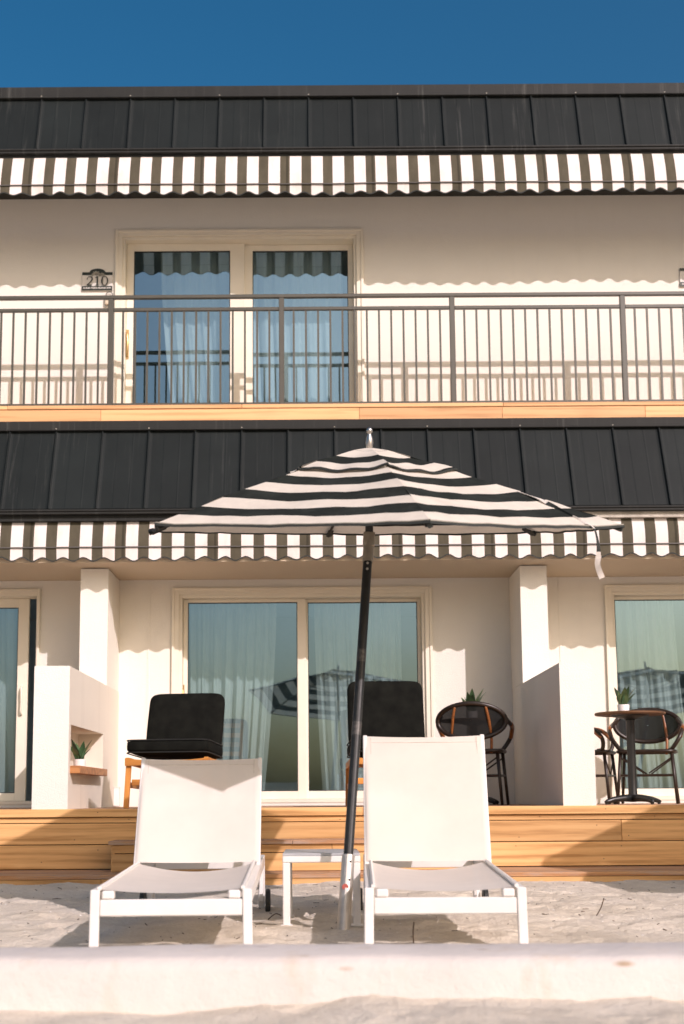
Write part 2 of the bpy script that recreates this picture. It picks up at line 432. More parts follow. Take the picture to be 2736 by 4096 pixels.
GZ = np.array([[sand_height(x, y) for y in ys] for x in xs]); GX, GY = np.meshgrid(np.array(xs), np.array(ys), indexing='ij')
fr_ = random.Random(31); DENTS = []
MOUNDS = [(-0.95, 5.42, .07, .014), (-0.31, 5.42, .07, .012), (0.20, 5.42, .07, .014), (0.86, 5.42, .07, .012), (-0.29, 7.52, .06, .016), (-0.96, 7.5, .06, .014), (0.29, 7.5, .06, .014), (0.95, 7.5, .06, .014), (-0.168, 6.52, .05, .012), (0.192, 6.52, .05, .010), (0.115, 6.20, .10, .022)]
for i in range(230):
    cx_, cy_ = fr_.uniform(-3.4, 3.4), fr_.uniform(4.55, 9.2)
    DENTS.append((cx_, cy_, fr_.uniform(0, 3.14), fr_.uniform(0.05, 0.14), fr_.uniform(0.03, 0.06), fr_.uniform(0.008, 0.026)))
def dents(X, Y):
    Z = np.zeros_like(X)
    for cx_, cy_, r_, h_ in MOUNDS: Z += h_*np.exp(-((X-cx_)**2+(Y-cy_)**2)/(r_*r_))
    for cx_, cy_, a, l, w, dp in DENTS:
        dx, dy = X-cx_, Y-cy_; u = (dx*math.cos(a)+dy*math.sin(a))/l; v = (-dx*math.sin(a)+dy*math.cos(a))/w; r2 = u*u+v*v
        Z += -dp*np.exp(-r2*1.1) + dp*0.42*np.exp(-(np.sqrt(r2)-1.55)**2*3.2)
    return Z
GZ = GZ+dents(GX, GY)
gm.v = [(xs[i], ys[j], GZ[i, j]) for i in range(nx) for j in range(ny)]
gm.f = [(i*ny+j, (i+1)*ny+j, (i+1)*ny+j+1, i*ny+j+1) for i in range(nx-1) for j in range(ny-1)]
tag(gm.build('sand', 'sand', smooth=True), 'pale beach sand with footprints and scattered litter', kind='structure')
sea = MB().box(-900, 900, -900, -22, 0.02, 0.05).build('sea', 'sea'); tag(sea, 'open sea beyond the beach', kind='structure')

# ------------------------------------------------------------------ low wall in the foreground
cw = MB()
prof = [(4.075, -0.15), (4.07, 0.10), (4.095, 0.135), (4.13, 0.145), (4.40, 0.148), (4.46, 0.135), (4.485, 0.10), (4.485, -0.15)]
nxw = 240
for i in range(nxw+1):
    x = -7+14*i/nxw
    for y, z in prof:
        k = noise.noise(Vector((x*2.3, y*3, z*4)))*0.008+noise.noise(Vector((x*9, y*5, z*9)))*0.004
        cw.v.append((x, y+(k if y < 4.3 else -k), z+k*0.8))
n = len(prof)
for i in range(nxw):
    for j in range(n-1): cw.f.append((i*n+j, (i+1)*n+j, (i+1)*n+j+1, i*n+j+1))
cw.f += [tuple(range(n)), tuple(nxw*n+j for j in reversed(range(n)))]
tag(cw.build('low_wall', 'curb', smooth=True), 'low whitewashed concrete wall blurred across the foreground', 'wall')

# ------------------------------------------------------------------ building shell
B = thing('hotel_building', 'two storey white stucco beach hotel with charcoal mansard roofs', 'building', (0, YW, 0))
def wall_with_openings(name, z0, z1, openings, mat='wall'):
    mb = MB(); x = XL; ytk = YW+0.20
    for (a, b, c, d) in sorted(openings):
        mb.box(x, a, YW, ytk, z0, z1)
        if d < z1: mb.box(a, b, YW, ytk, d, z1)
        if c > z0: mb.box(a, b, YW, ytk, z0, c)
        x = b
    mb.box(x, XR, YW, ytk, z0, z1)
    return mb.build(name, mat, B)
UP_OPEN = (-2.02, 0.44, 4.50, 6.51)
LOW_OPENS = [(-5.55, -2.828, 0.60, 2.70), (-1.40, 1.09, 0.60, 2.70), (2.97, 5.50, 0.60, 2.70)]
wall_with_openings('upper_wall', 4.28, 6.95, [UP_OPEN])
lw = wall_with_openings('lower_wall', 0.2, 2.86, LOW_OPENS)
for x in (-1.70, 2.21+0.24):    # cover battens on the wall board joints
    MB().box(x-0.012, x+0.012, YW-0.006, YW-0.0005, DZ, 2.84).build('joint_strip', 'wall_smooth', lw)
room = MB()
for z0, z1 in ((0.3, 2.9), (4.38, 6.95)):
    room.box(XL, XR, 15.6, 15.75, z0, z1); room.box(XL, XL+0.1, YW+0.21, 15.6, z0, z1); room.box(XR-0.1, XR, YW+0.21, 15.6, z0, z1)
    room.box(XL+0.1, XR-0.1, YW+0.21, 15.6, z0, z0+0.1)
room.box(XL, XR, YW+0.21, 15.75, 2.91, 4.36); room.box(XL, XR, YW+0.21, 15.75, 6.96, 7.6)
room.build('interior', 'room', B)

# partition walls and pillars between the patios
def partition(x0, x1, niche):
    p = MB(); yf, yp, yb = 10.02, 11.8, YW-0.001; zt, zp = 1.715, 2.84
    if niche:
        ny0, ny1, nz0, nz1, xb = 10.10, 11.62, 0.915, 1.248, x0+0.05
        p.box(x0, x1, yf, ny0, DZ, zt); p.box(x0, x1, ny1, yb, DZ, zt)
        p.box(x0, x1, ny0, ny1, DZ, nz0); p.box(x0, x1, ny0, ny1, nz1, zt); p.box(x0, xb, ny0, ny1, nz0, nz1)
    else:
        p.box(x0, x1, yf, yb, DZ, zt)
    o = p.build('partition_wall', 'rough_side' if niche else 'wall', B)
    q = MB().box(x0+0.012 if niche else x0-0.004, x1-0.004 if niche else x1-0.006, yp, yb, zt, zp)
    q.build('pillar', 'wall_smooth', B)
    MB().box(x0-0.004, x1+0.001, yf-0.012, yf-0.001, DZ, zt+0.001).build('face_panel', 'wall_smooth', o)
    return o
pl = partition(-2.275, -1.995, True)
pr = partition(1.947, 2.205, False)
for x0, x1 in ((-6.2, -5.95), (6.15, 6.4)): partition(x0, x1, False)
led = MB().box(-2.19, -1.915, 10.085, 11.40, 0.856, 0.918).build('ledge', 'ledge', pl, bevel=0.003)
# ceiling above the patio, fascia, balcony slab
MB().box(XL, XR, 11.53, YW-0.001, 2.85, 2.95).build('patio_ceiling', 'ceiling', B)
MB().box(XL, 0.7, 11.475, 11.525, 3.236, 3.30).build('awning_fascia', 'flash', B)
MB().box(0.701, XR, 11.475, 11.525, 3.236, 3.30).build('awning_fascia', 'fascia_grey', B)
MB().box(XL, XR, 11.83, YW-0.001, 2.96, 4.27).build('balcony_slab', 'wall', B)
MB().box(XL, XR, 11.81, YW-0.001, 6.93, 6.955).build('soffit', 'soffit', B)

# ------------------------------------------------------------------ mansard roofs: panels and standing seams one by one
def mansard(label, yb, zb, yt, zt, x_first, pitch, flash_h, name='mansard_roof'):
    tilt = math.atan2(zt-zb, yt-yb); L = math.hypot(zt-zb, yt-yb)
    fl = MB()
    fl.box(XL, XR, yt-0.035, yt+0.06, zt-0.012, zt+flash_h)           # top flashing
    fl.box(XL, XR, yt-0.045, yt-0.034, zt-0.012, zt+0.004)
    fl.box(XL, XR, yb-0.022, yb+0.06, zb-0.055, zb-0.012)             # eave trim
    fl.box(XL, XR, yb-0.034, yb-0.0225, zb-0.030, zb-0.010)
    rf = fl.build(name, 'flash', B, bevel=0.004, label=label)
    base = root_of(B).location
    pm = MB(); w = pitch
    # tray-shaped pan: local x along the eave, y up the slope, z outwards
    def pan(u, v):
        x = (u-0.5)*(w-0.006); y = v*L
        e = min(u, 1-u)*w
        z = 0.010*math.exp(-(e/0.012)**2) + 0.0011*(1 if abs(u-0.34) < 0.02 or abs(u-0.67) < 0.02 else 0)
        return (x, y, z)
    us = [0, 0.03, 0.07, 0.31, 0.335, 0.36, 0.645, 0.67, 0.695, 0.93, 0.97, 1]
    k = 0
    for u in us:
        for v in (0, 1): pm.v.append(pan(u, v))
    for i in range(len(us)-1): pm.f.append((2*i, 2*i+2, 2*i+3, 2*i+1))
    kk = len(pm.v)                                                   # turned-down bottom lip
    pm.v += [(-w/2+0.003, 0, 0.004), (w/2-0.003, 0, 0.004), (w/2-0.003, -0.012, -0.02), (-w/2+0.003, -0.012, -0.02)]
    pm.f.append((kk, kk+3, kk+2, kk+1))
    me = pm.mesh('roof_panel', 'roof')
    sm = MB().box(-0.006, 0.006, -0.010, L+0.004, -0.004, 0.021).mesh('seam', 'roof', bevel=0.003)
    cm = MB().lathe([(0.001, 0.0), (0.008, 0.0), (0.007, 0.006), (0.002, 0.008)], 8).mesh('rivet', 'sign_grey')
    rot = (tilt, 0, 0)
    k0 = int(math.floor((XL+0.3-x_first)/pitch)); k1 = int(math.floor((XR-0.3-x_first)/pitch))
    for i in range(k0, k1+1):
        x = x_first+i*pitch
        inst('seam', sm, rf, (x, yb-base[1]-0.004, zb), rot)
        if i < k1: inst('roof_panel', me, rf, (x+pitch/2+random.uniform(-.001, .001), yb-base[1], zb), (tilt+random.uniform(-.004, .004), 0, 0))
        if i % 2 == 0: inst('rivet', cm, rf, (x, yt-base[1]-0.036, zt+0.006), (math.pi/2, 0, 0))
    MB().add([(XL, yb+0.012, zb-0.02), (XR, yb+0.012, zb-0.02), (XR, yt+0.012, zt), (XL, yt+0.012, zt)], [(0, 1, 2, 3)]).build('underlay', 'soffit', rf)
    return rf
mansard('charcoal standing seam mansard above the striped lower awning', 11.45, 3.345, 11.75, 4.19, -2.507, 0.4475, 0.085)
mansard('charcoal standing seam mansard along the top of the building', 11.76, 7.085, 11.96, 7.735, -2.768, 0.4525, 0.112)
MB().box(XL, XR, 12.07, 15.7, 7.62, 7.84).build('roof_deck', 'flash', B)
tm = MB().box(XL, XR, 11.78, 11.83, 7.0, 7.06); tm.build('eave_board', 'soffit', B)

# balcony timber edge: fascia boards and nosing, then floor planks
edge = MB().box(XL, XR, 11.80, 11.82, 4.275, 4.40).build('balcony_edge', 'fascia_wood', B)
def boards(name, cuts, y0, y1, z0, z1, mat, parent, bevel=0.002, jitter=0.0012):
    for a, b in zip(cuts[:-1], cuts[1:]):
        dj = random.uniform(-jitter, jitter)
        MB().box(a+0.0012, b-0.0012, y0+dj, y1+dj, z0+dj*0.4, z1+dj*0.4).build(name, mat, parent, bevel=bevel)
boards('fascia_board', [XL, -4.1, -2.09, 0.42, 1.81, 3.20, XR], 11.775, 11.799, 4.283, 4.405, 'fascia_wood', edge)
boards('nosing_board', [XL, -3.0, -0.72, 1.82, 4.4, XR], 11.765, 11.86, 4.409, 4.447, 'fascia_wood', edge, bevel=0.004)
y = 11.864
while y < YW-0.05:
    boards('floor_board', [XL, -2.2, 1.9, XR], y, min(y+0.138, YW-0.004), 4.42, 4.447, 'deck', edge); y += 0.142

# ------------------------------------------------------------------ sliding doors
def sliding_door(x0, x1, z0, z1, glass, mull_front, handle, label, casing=0.055, top=0.05, open_gap=None, t=0.035):
    """frame set in the opening x0..x1; glass = two (xa, xb, za, zb) panes"""
    fr = MB(); yf = YW+0.005
    fr.box(x0, x0+t, yf, yf+0.19, z0, z1); fr.box(x1-t, x1, yf, yf+0.19, z0, z1)
    fr.box(x0+t, x1-t, yf, yf+0.19, z1-t, z1); fr.box(x0+t, x1-t, yf-0.012, yf+0.19, z0, z0+0.035)
    door = fr.build('sliding_door', 'trim', B, bevel=0.003, label=label)
    cs = MB()
    for (a, b, c, d) in ((x0-casing, x0+0.006, z0-0.02, z1+top), (x1-0.006, x1+casing, z0-0.02, z1+top), (x0+0.006, x1-0.006, z1-0.004, z1+top)):
        cs.box(a, b, YW-0.022, YW-0.001, c, d)
    cs.box(x0-casing-0.012, x0-casing+0.016, YW-0.034, YW-0.0225, z0-0.02, z1+top+0.012)
    cs.box(x1+casing-0.016, x1+casing+0.012, YW-0.034, YW-0.0225, z0-0.02, z1+top+0.012)
    cs.box(x0-casing+0.016, x1+casing-0.016, YW-0.034, YW-0.0225, z1+top-0.016, z1+top+0.012)
    cs.build('casing', 'trim', door, bevel=0.003)
    mid = 0.5*(glass[0][1]+glass[1][0])
    for k, (a, b, c, d) in enumerate(glass):
        yy = yf+0.095 if (k == mull_front) else yf+0.14
        ea = x0+t+0.002 if k == 0 else (mid-0.035 if k == mull_front else mid-0.02)
        eb = x1-t-0.002 if k == 1 else (mid+0.035 if k == mull_front else mid+0.02)
        if open_gap and k == open_gap[0]: eb = open_gap[1]
        sash = MB()
        sash.box(ea, a, yy, yy+0.04, z0+0.036, z1-t-0.001); sash.box(b, eb, yy, yy+0.04, z0+0.036, z1-t-0.001)
        sash.box(a, b, yy, yy+0.04, d, z1-t-0.001); sash.box(a, b, yy, yy+0.04, z0+0.036, c)
        s = sash.build('sash', 'trim', door, bevel=0.003)
        gk = MB()
        gk.box(a+0.0005, a+0.007, yy+0.008, yy+0.03, c, d); gk.box(b-0.007, b-0.0005, yy+0.008, yy+0.03, c, d)
        gk.box(a+0.007, b-0.007, yy+0.008, yy+0.03, d-0.008, d-0.0005); gk.box(a+0.007, b-0.007, yy+0.008, yy+0.03, c+0.0005, c+0.008)
        gk.build('gasket', 'gasket', door)
        MB().add([(a+0.002, yy+0.018, c), (b-0.002, yy+0.018, c), (b-0.002, yy+0.018, d), (a+0.002, yy+0.018, d)], [(0, 1, 2, 3)]).build('pane', 'glass', door)
    if handle:
        hx, hz, mat = handle
        hy = yf+0.095
        h = MB().tube(smooth_path([(hx, hy-0.002, hz-0.13), (hx, hy-0.035, hz-0.10), (hx+0.008, hy-0.045, hz), (hx, hy-0.035, hz+0.10), (hx, hy-0.002, hz+0.13)]), 0.010, 8)
        h.box(hx-0.014, hx+0.014, hy-0.005, hy-0.0005, hz-0.16, hz+0.16)
        h.build('handle', mat, door, smooth=False)
    return door
sliding_door(UP_OPEN[0], UP_OPEN[1], UP_OPEN[2], UP_OPEN[3], [(-1.91, -0.895, 4.62, 6.395), (-0.66, 0.35, 4.62, 6.41)], 0, (-1.968, 5.37, 'brass'),
             'white framed sliding glass door on the balcony')
sliding_door(-1.40, 1.09, 0.60, 2.70, [(-1.318, -0.205, 0.715, 2.63), (-0.098, 1.02, 0.715, 2.632)], 0, (-1.363, 1.63, 'brass'),
             'white framed sliding glass door of the middle patio')
sliding_door(-5.55, -2.828, 0.60, 2.70, [(-5.30, -4.25, 0.715, 2.60), (-4.10, -3.055, 0.715, 2.60)], 0, None,
             'white framed sliding glass door on the left, slid partly open', open_gap=(1, -2.945), casing=0.018, t=0.008)
MB().tube(smooth_path([(-3.0, YW+0.14, 1.50), (-3.0, YW+0.10, 1.53), (-2.995, YW+0.095, 1.64), (-3.0, YW+0.10, 1.76), (-3.0, YW+0.14, 1.79)]), 0.010, 8).build('handle', 'trim', [c for c in B.children if c.name.startswith('sliding_door')][2])
sliding_door(2.97, 5.50, 0.60, 2.70, [(3.03, 4.15, 0.715, 2.63), (4.27, 5.40, 0.715, 2.63)], 0, None,
             'white framed sliding glass door of the right patio')

# ------------------------------------------------------------------ curtains
def curtain(label, x0, x1, z0, z1, y, folds=9, lean=(0, 0), seed=1, parted='curtains hanging inside the glass doors'):
    rr = random.Random(seed); ph = [rr.uniform(0, 6.28) for _ in range(4)]
    def fn(u, v):
        w = (x1-x0); a = lean[0]*(1-v)**1.6; b = lean[1]*(1-v)**1.6
        x = x0+a + u*(w+b-a)
        amp = (0.016+0.016*(1-v))*(0.55+0.9*abs(math.sin(u*5.1+ph[2])))
        yy = y+amp*math.sin(u*folds*6.283+ph[0]+1.6*math.sin(u*7.3+ph[3])+0.5*math.sin(v*2+ph[1]))+0.010*math.sin(u*folds*2.6*6.283+ph[2]+v*1.3)
        return (x+0.008*math.sin(u*folds*6.283*1.0+ph[3]), yy, z0+v*(z1-z0))
    mb = MB().grid(110, 14, fn); o = mb.build('curtain', 'curtain', smooth=True)
    return tag(o, label, 'curtain', parted)
curtain('sheer white curtain behind the balcony door', -1.66, 0.30, 4.50, 6.60, YW+0.38, 13, (0.16, 0), 3)
curtain('sheer white curtain in the left pane of the middle patio door', -1.33, -0.43, 0.62, 2.68, YW+0.37, 8, (0, -0.14), 4)
curtain('sheer white curtain in the right pane of the middle patio door', -0.03, 0.87, 0.62, 2.68, YW+0.37, 7, (0.08, 0.0), 5)
curtain('sheer white curtain behind the left edge patio door', -4.4, -3.14, 0.62, 2.66, YW+0.37, 9, (0, 0.06), 6)
curtain('sheer white curtain behind the right edge patio door', 3.02, 3.72, 0.62, 2.68, YW+0.37, 5, (0.0, 0.14), 8)

# ------------------------------------------------------------------ awnings
def awning(label, yt, zt, yb, zbar, zbot, mat, sc_x, sc_p, sc_a):
    A = thing('striped_awning', label, 'awning', (0, yt, zbot), 'striped awnings')
    n = 760
    def ybow(x, v): return 0.008*math.sin(x*1.7+v*2)+0.010*noise.noise(Vector((x*2.6, v, 0)))
    def slope(u, v):
        x = XL+u*(XR-XL); return (x, yt+(yb-yt)*v+ybow(x, v)*v-0.012*math.sin(v*math.pi), zt+(zbar-zt)*v)
    MB().grid(n//2, 6, slope).build('sloping_canvas', mat, A, smooth=True)
    def val(u, v):
        x = XL+u*(XR-XL); edge = zbot-sc_a*math.cos((x-sc_x)/sc_p*2*math.pi)*-1
        edge = zbot+sc_a*(1+0.35*noise.noise(Vector((x*3.1, zbot, 2))))*math.cos((x-sc_x)/sc_p*2*math.pi)+0.012*noise.noise(Vector((x*0.8, zbot, 5)))
        return (x, yb+ybow(x, 1)-0.004+v*(0.022*noise.noise(Vector((x*4.2, zbot, 1)))+0.02*noise.noise(Vector((x*1.1, zbot, 7)))), zbar-0.002+(edge-zbar)*v)
    MB().grid(n*2, 3, val).build('valance', mat, A, smooth=True)
    bt = MB(); nn = n*2; k = 0
    for i in range(nn+1):
        p = val(i/nn, 1.0); q = (p[0], p[1]-0.003, p[2]+0.009)
        bt.v += [(p[0], p[1]-0.003, p[2]-0.003), q]
        if i: bt.f.append((2*i-2, 2*i, 2*i+1, 2*i-1))
    bt.build('binding', 'binding', A)
    MB().tube([(XL+i*0.2, yb-0.012+ybow(XL+i*0.2, 1), zbar) for i in range(int((XR-XL)/0.2)+1)], 0.007, 8).build('front_bar', 'bar', A)
    rl = MB().tube([(XL, yt+0.035, zt-0.01), (XR, yt+0.035, zt-0.01)], 0.028, 10); rl.build('roller', 'bar', A)
    return A
awning('black and white striped awning under the top roof', 11.79, 7.03, 11.69, 6.663, 6.572, 'stripe_up', 0.64, 0.185, 0.0165)
awning('black and white striped awning over the ground floor patios', 11.525, 3.234, 11.485, 2.982, 2.872, 'stripe_low', -1.803, 0.1896, 0.017)

# ------------------------------------------------------------------ balcony railing
RY = 11.845
rt = thing('balcony_railing', 'taupe metal railing with slim balusters along the balcony', 'railing', (0, RY, 4.447))
MB().box(XL, XR, RY-0.022, RY+0.022, 5.552, 5.587).build('top_rail', 'rail', rt, bevel=0.004)
posts = [-2.016+1.683*k for k in range(-2, 6)]; posts = [p for p in posts if XL < p < XR]
bm_ = MB().box(-0.0095, 0.0095, -0.0095, 0.0095, 4.487-4.447, 5.424-4.447).mesh('baluster', 'rail')
pm_ = MB().box(-0.026, 0.026, -0.0215, 0.0215, 0.0, 5.5515-4.447).mesh('post', 'rail', bevel=0.004)
for k, px in enumerate(posts):
    inst('post', pm_, rt, (px, 0, 0))
    nxt = px+1.683
    if nxt > XR: continue
    MB().box(px+0.027, nxt-0.027, RY-0.016, RY+0.016, 5.424, 5.457).build('middle_rail', 'rail', rt, bevel=0.003)
    MB().box(px+0.027, nxt-0.027, RY-0.016, RY+0.016, 4.460, 4.487).build('bottom_rail', 'rail', rt, bevel=0.003)
    for j in range(1, 14): inst('baluster', bm_, rt, (px+1.683*j/14, 0, 0))

# ------------------------------------------------------------------ room signs
def room_sign(x, label, number=True):
    S = thing('room_sign', label, 'sign', (x, YW-0.001, 5.905))
    y0, y1 = YW-0.02, YW-0.001
    z0, z1 = 5.908, 6.112; w = 0.16
    MB().box(x-w, x+w, y0+0.004, y1, z0, z1).build('plate', 'sign_white', S, bevel=0.003)
    arc = [(x+0.083*math.cos(t), 6.113+0.041*math.sin(t)) for t in [math.pi*i/20 for i in range(21)]]
    MB().poly_prism(arc, y0+0.0045, y1).build('arch', 'sign_black', S)
    MB().box(x-w+0.002, x+w-0.002, y0, y0+0.0038, 6.082, 6.1125).build('upper_band', 'sign_black', S)
    MB().box(x-w+0.002, x+w-0.002, y0-0.004, y0+0.0038, 5.916, 5.960).build('lower_band', 'sign_black', S)
    # palm emblem
    pal = MB()
    def frond(cx, cz, ang, ln, wd, droop):
        pts = []; N = 7
        for side in (1, -1):
            for i in (range(N+1) if side == 1 else range(N, -1, -1)):
                t = i/N; px = cx+math.cos(ang)*ln*t; pz = cz+math.sin(ang)*ln*t-droop*t*t
                ww = wd*math.sin(math.pi*min(1, t*0.92+0.08))*side
                pts.append((px-math.sin(ang)*ww, pz+math.cos(ang)*ww))
        pal.poly_prism(pts, y0-0.0030, y0-0.0008)
    for cx, cz, sc in ((x-0.012, 6.093, 1.0), (x+0.048, 6.082, 0.72)):
        for a in (20, 55, 95, 130, 165, -8, 190): frond(cx, cz, R(a), 0.056*sc, 0.0075*sc, 0.022*sc)
    pal.tube([(x-0.012, y0-0.0015, 6.09), (x+0.004, y0-0.0015, 6.03), (x+0.010, y0-0.0015, 5.968)], 0.0035, 6)
    pal.tube([(x+0.048, y0-0.0015, 6.08), (x+0.060, y0-0.0015, 6.03), (x+0.055, y0-0.0015, 5.975)], 0.003, 6)
    pal.build('palm_emblem', 'sign_grey', S)
    if number:
        dg = MB(); ya, yb = y0-0.007, y0-0.0035; zb, h = 5.967, 0.098
        def seg(poly): dg.poly_prism(poly, ya, yb)
        # 2
        c = [(-0.104, 0.062), (-0.101, 0.080), (-0.086, 0.095), (-0.066, 0.094), (-0.053, 0.080), (-0.053, 0.062), (-0.066, 0.042), (-0.088, 0.020), (-0.106, 0.006)]
        wds = [0.003, 0.004, 0.004, 0.006, 0.010, 0.010, 0.008, 0.005, 0.003]
        sp = [Vector((a, 0, b)) for a, b in c]; P = smooth_path(sp, 5)
        for i in range(len(P)-1):
            t = i/(len(P)-1)*(len(wds)-1); k = int(t); f_ = t-k; w_ = (wds[k]*(1-f_)+wds[min(k+1, len(wds)-1)]*f_)*0.62
            d = (P[i+1]-P[i]).normalized(); nrm = Vector((-d.z, 0, d.x))*w_; e = d*0.001
            a, b, c2, d2 = P[i]+nrm-e, P[i]-nrm-e, P[i+1]-nrm+e, P[i+1]+nrm+e
            seg([(x+q.x, zb+q.z) for q in (a, b, c2, d2)])
        seg([(x-0.108, zb+0.0), (x-0.056, zb+0.0), (x-0.048, zb+0.019), (x-0.054, zb+0.010), (x-0.108, zb+0.008)])
        # 1
        seg([(x-0.004, zb+0.004), (x+0.010, zb+0.004), (x+0.010, zb+0.098), (x+0.003, zb+0.098), (x-0.022, zb+0.083), (x-0.018, zb+0.079), (x-0.004, zb+0.084)])
        seg([(x-0.020, zb), (x+0.026, zb), (x+0.026, zb+0.005), (x-0.020, zb+0.005)])
        # 0
        cx, cz = x+0.078, zb+0.049; N = 28
        for i in range(N):
            t0, t1 = 2*math.pi*i/N, 2*math.pi*(i+1)/N
            o_ = lambda t: (cx+0.037*math.cos(t), cz+0.052*math.sin(t)); i_ = lambda t: (cx+0.024*math.cos(t), cz+0.047*math.sin(t))
            seg([o_(t0), o_(t1), i_(t1), i_(t0)])
        dg.build('numerals', 'sign_black', S)
    cu = bpy.data.curves.new('lettering', 'FONT'); cu.body = 'ANNA MARIA ISLAND INN'; cu.size = 0.0265; cu.align_x = 'CENTER'; cu.align_y = 'CENTER'; cu.extrude = 0.0006; cu.offset = 0.0005
    to = bpy.data.objects.new('lettering_source', cu); COL.objects.link(to)
    bpy.context.view_layer.update()
    dgp = bpy.context.evaluated_depsgraph_get(); me = bpy.data.meshes.new_from_object(to.evaluated_get(dgp)); me.name = 'lettering'
    me.materials.clear(); me.materials.append(M['sign_white']); bpy.data.objects.remove(to, do_unlink=True)
    inst('lettering', me, S, (0, y0-0.0048-(YW-0.001), 5.938-5.905), (math.pi/2, 0, 0), (0.92, 1, 1))
    return S
room_sign(-2.273, 'room plaque reading 210 beside the balcony door')
room_sign(3.97, 'room plaque cut off by the right edge of the picture', number=False)
kb = thing('key_box', 'small beige box with a wire loop behind the railing post under the 210 plaque', 'key box', (-2.15, YW-0.001, 5.75))
MB().box(-2.185, -2.105, YW-0.045, YW-0.001, 5.755, 5.84).build('case', 'beige_box', kb, bevel=0.006, seg=2)
MB().tube(smooth_path([(-2.178, YW-0.02, 5.84), (-2.175, YW-0.02, 5.88), (-2.145, YW-0.02, 5.895), (-2.115, YW-0.02, 5.88), (-2.112, YW-0.02, 5.84)]), 0.004, 6).build('shackle', 'rail', kb)

# ------------------------------------------------------------------ deck and steps
D = thing('wooden_deck', 'long teak boarded deck with steps down to the sand', 'deck', (0, 10.02, 0))
dk = MB().box(XL, XR, 10.06, YW-0.002, 0.05, DZ-0.033).build('substructure', 'soffit', D)
rowc = [XL, -3.4, 0.35, 3.02, XR]
boards('edge_board', rowc, 9.995, 10.04, 0.507, DZ, 'deck', D, bevel=0.004)
boards('riser_board', [XL, -2.9, 1.1, 4.5, XR], 10.021, 10.045, 0.463, 0.503, 'deck', D, bevel=0.002)
boards('riser_board', [XL, -1.2, 2.4, XR], 10.019, 10.045, 0.294, 0.457, 'deck', D, bevel=0.003)
boards('riser_board', [XL, -3.1, 0.9, 4.1, XR], 10.020, 10.045, 0.102, 0.289, 'deck', D, bevel=0.003)
y = 10.044
while y < YW-0.03:
    off = random.uniform(-0.8, 0.8)
    boards('floor_board', [XL, -2.6+off, 0.4+off, 3.3+off, XR], y, min(y+0.138, YW-0.003), DZ-0.028, DZ-0.001, 'deck_grey', D); y += 0.143
ls = MB().box(XL, XR, 9.35, 10.0, -0.05, 0.064).build('lower_step', 'soffit', D)
for y in (9.305, 9.485, 9.665, 9.845):
    boards('tread_board', [XL, -3.7+random.uniform(-.3, .3), 0.2+random.uniform(-.8, .8), 3.6, XR], y, y+0.174, 0.066, 0.096, 'deck_grey', ls)
boards('front_board', [XL, -1.6, 2.7, XR], 9.312, 9.336, -0.05, 0.064, 'deck', ls)
ms = MB().box(-1.56, 1.18, 9.68, 10.017, 0.098, 0.298).build('middle_step', 'soffit', D)
boards('step_riser', [-1.58, 0.1, 1.2], 9.655, 9.679, 0.238, 0.298, 'deck', ms)
boards('step_riser', [-1.58, -0.6, 1.2], 9.655, 9.679, 0.099, 0.233, 'deck', ms)
MB().box(-1.584, -1.561, 9.656, 10.017, 0.099, 0.298).build('step_side', 'deck', ms)
for y in (9.63, 9.82): boards('step_tread', [-1.605, -0.2, 1.22], y, y+0.185, 0.301, 0.329, 'deck_grey', ms)

scm = MB().lathe([(0.0005, 0.0), (0.0038, 0.0), (0.003, 0.0015), (0.0005, 0.0017)], 8).mesh('screw', 'soffit')
for zz, st_ in ((0.54, 0.9), (0.483, 0.9), (0.42, 0.9), (0.33, 0.9), (0.255, 0.9), (0.16, 0.9)):
    x = -3.3+random.uniform(0, 0.4)
    while x < 3.4:
        inst('screw', scm, D, (x+random.uniform(-.02, .02), (9.9945 if zz > 0.51 else 10.0185)-10.02, zz+random.uniform(-.006, .006)), (math.pi/2, 0, 0)); x += st_*random.uniform(0.8, 2.2)

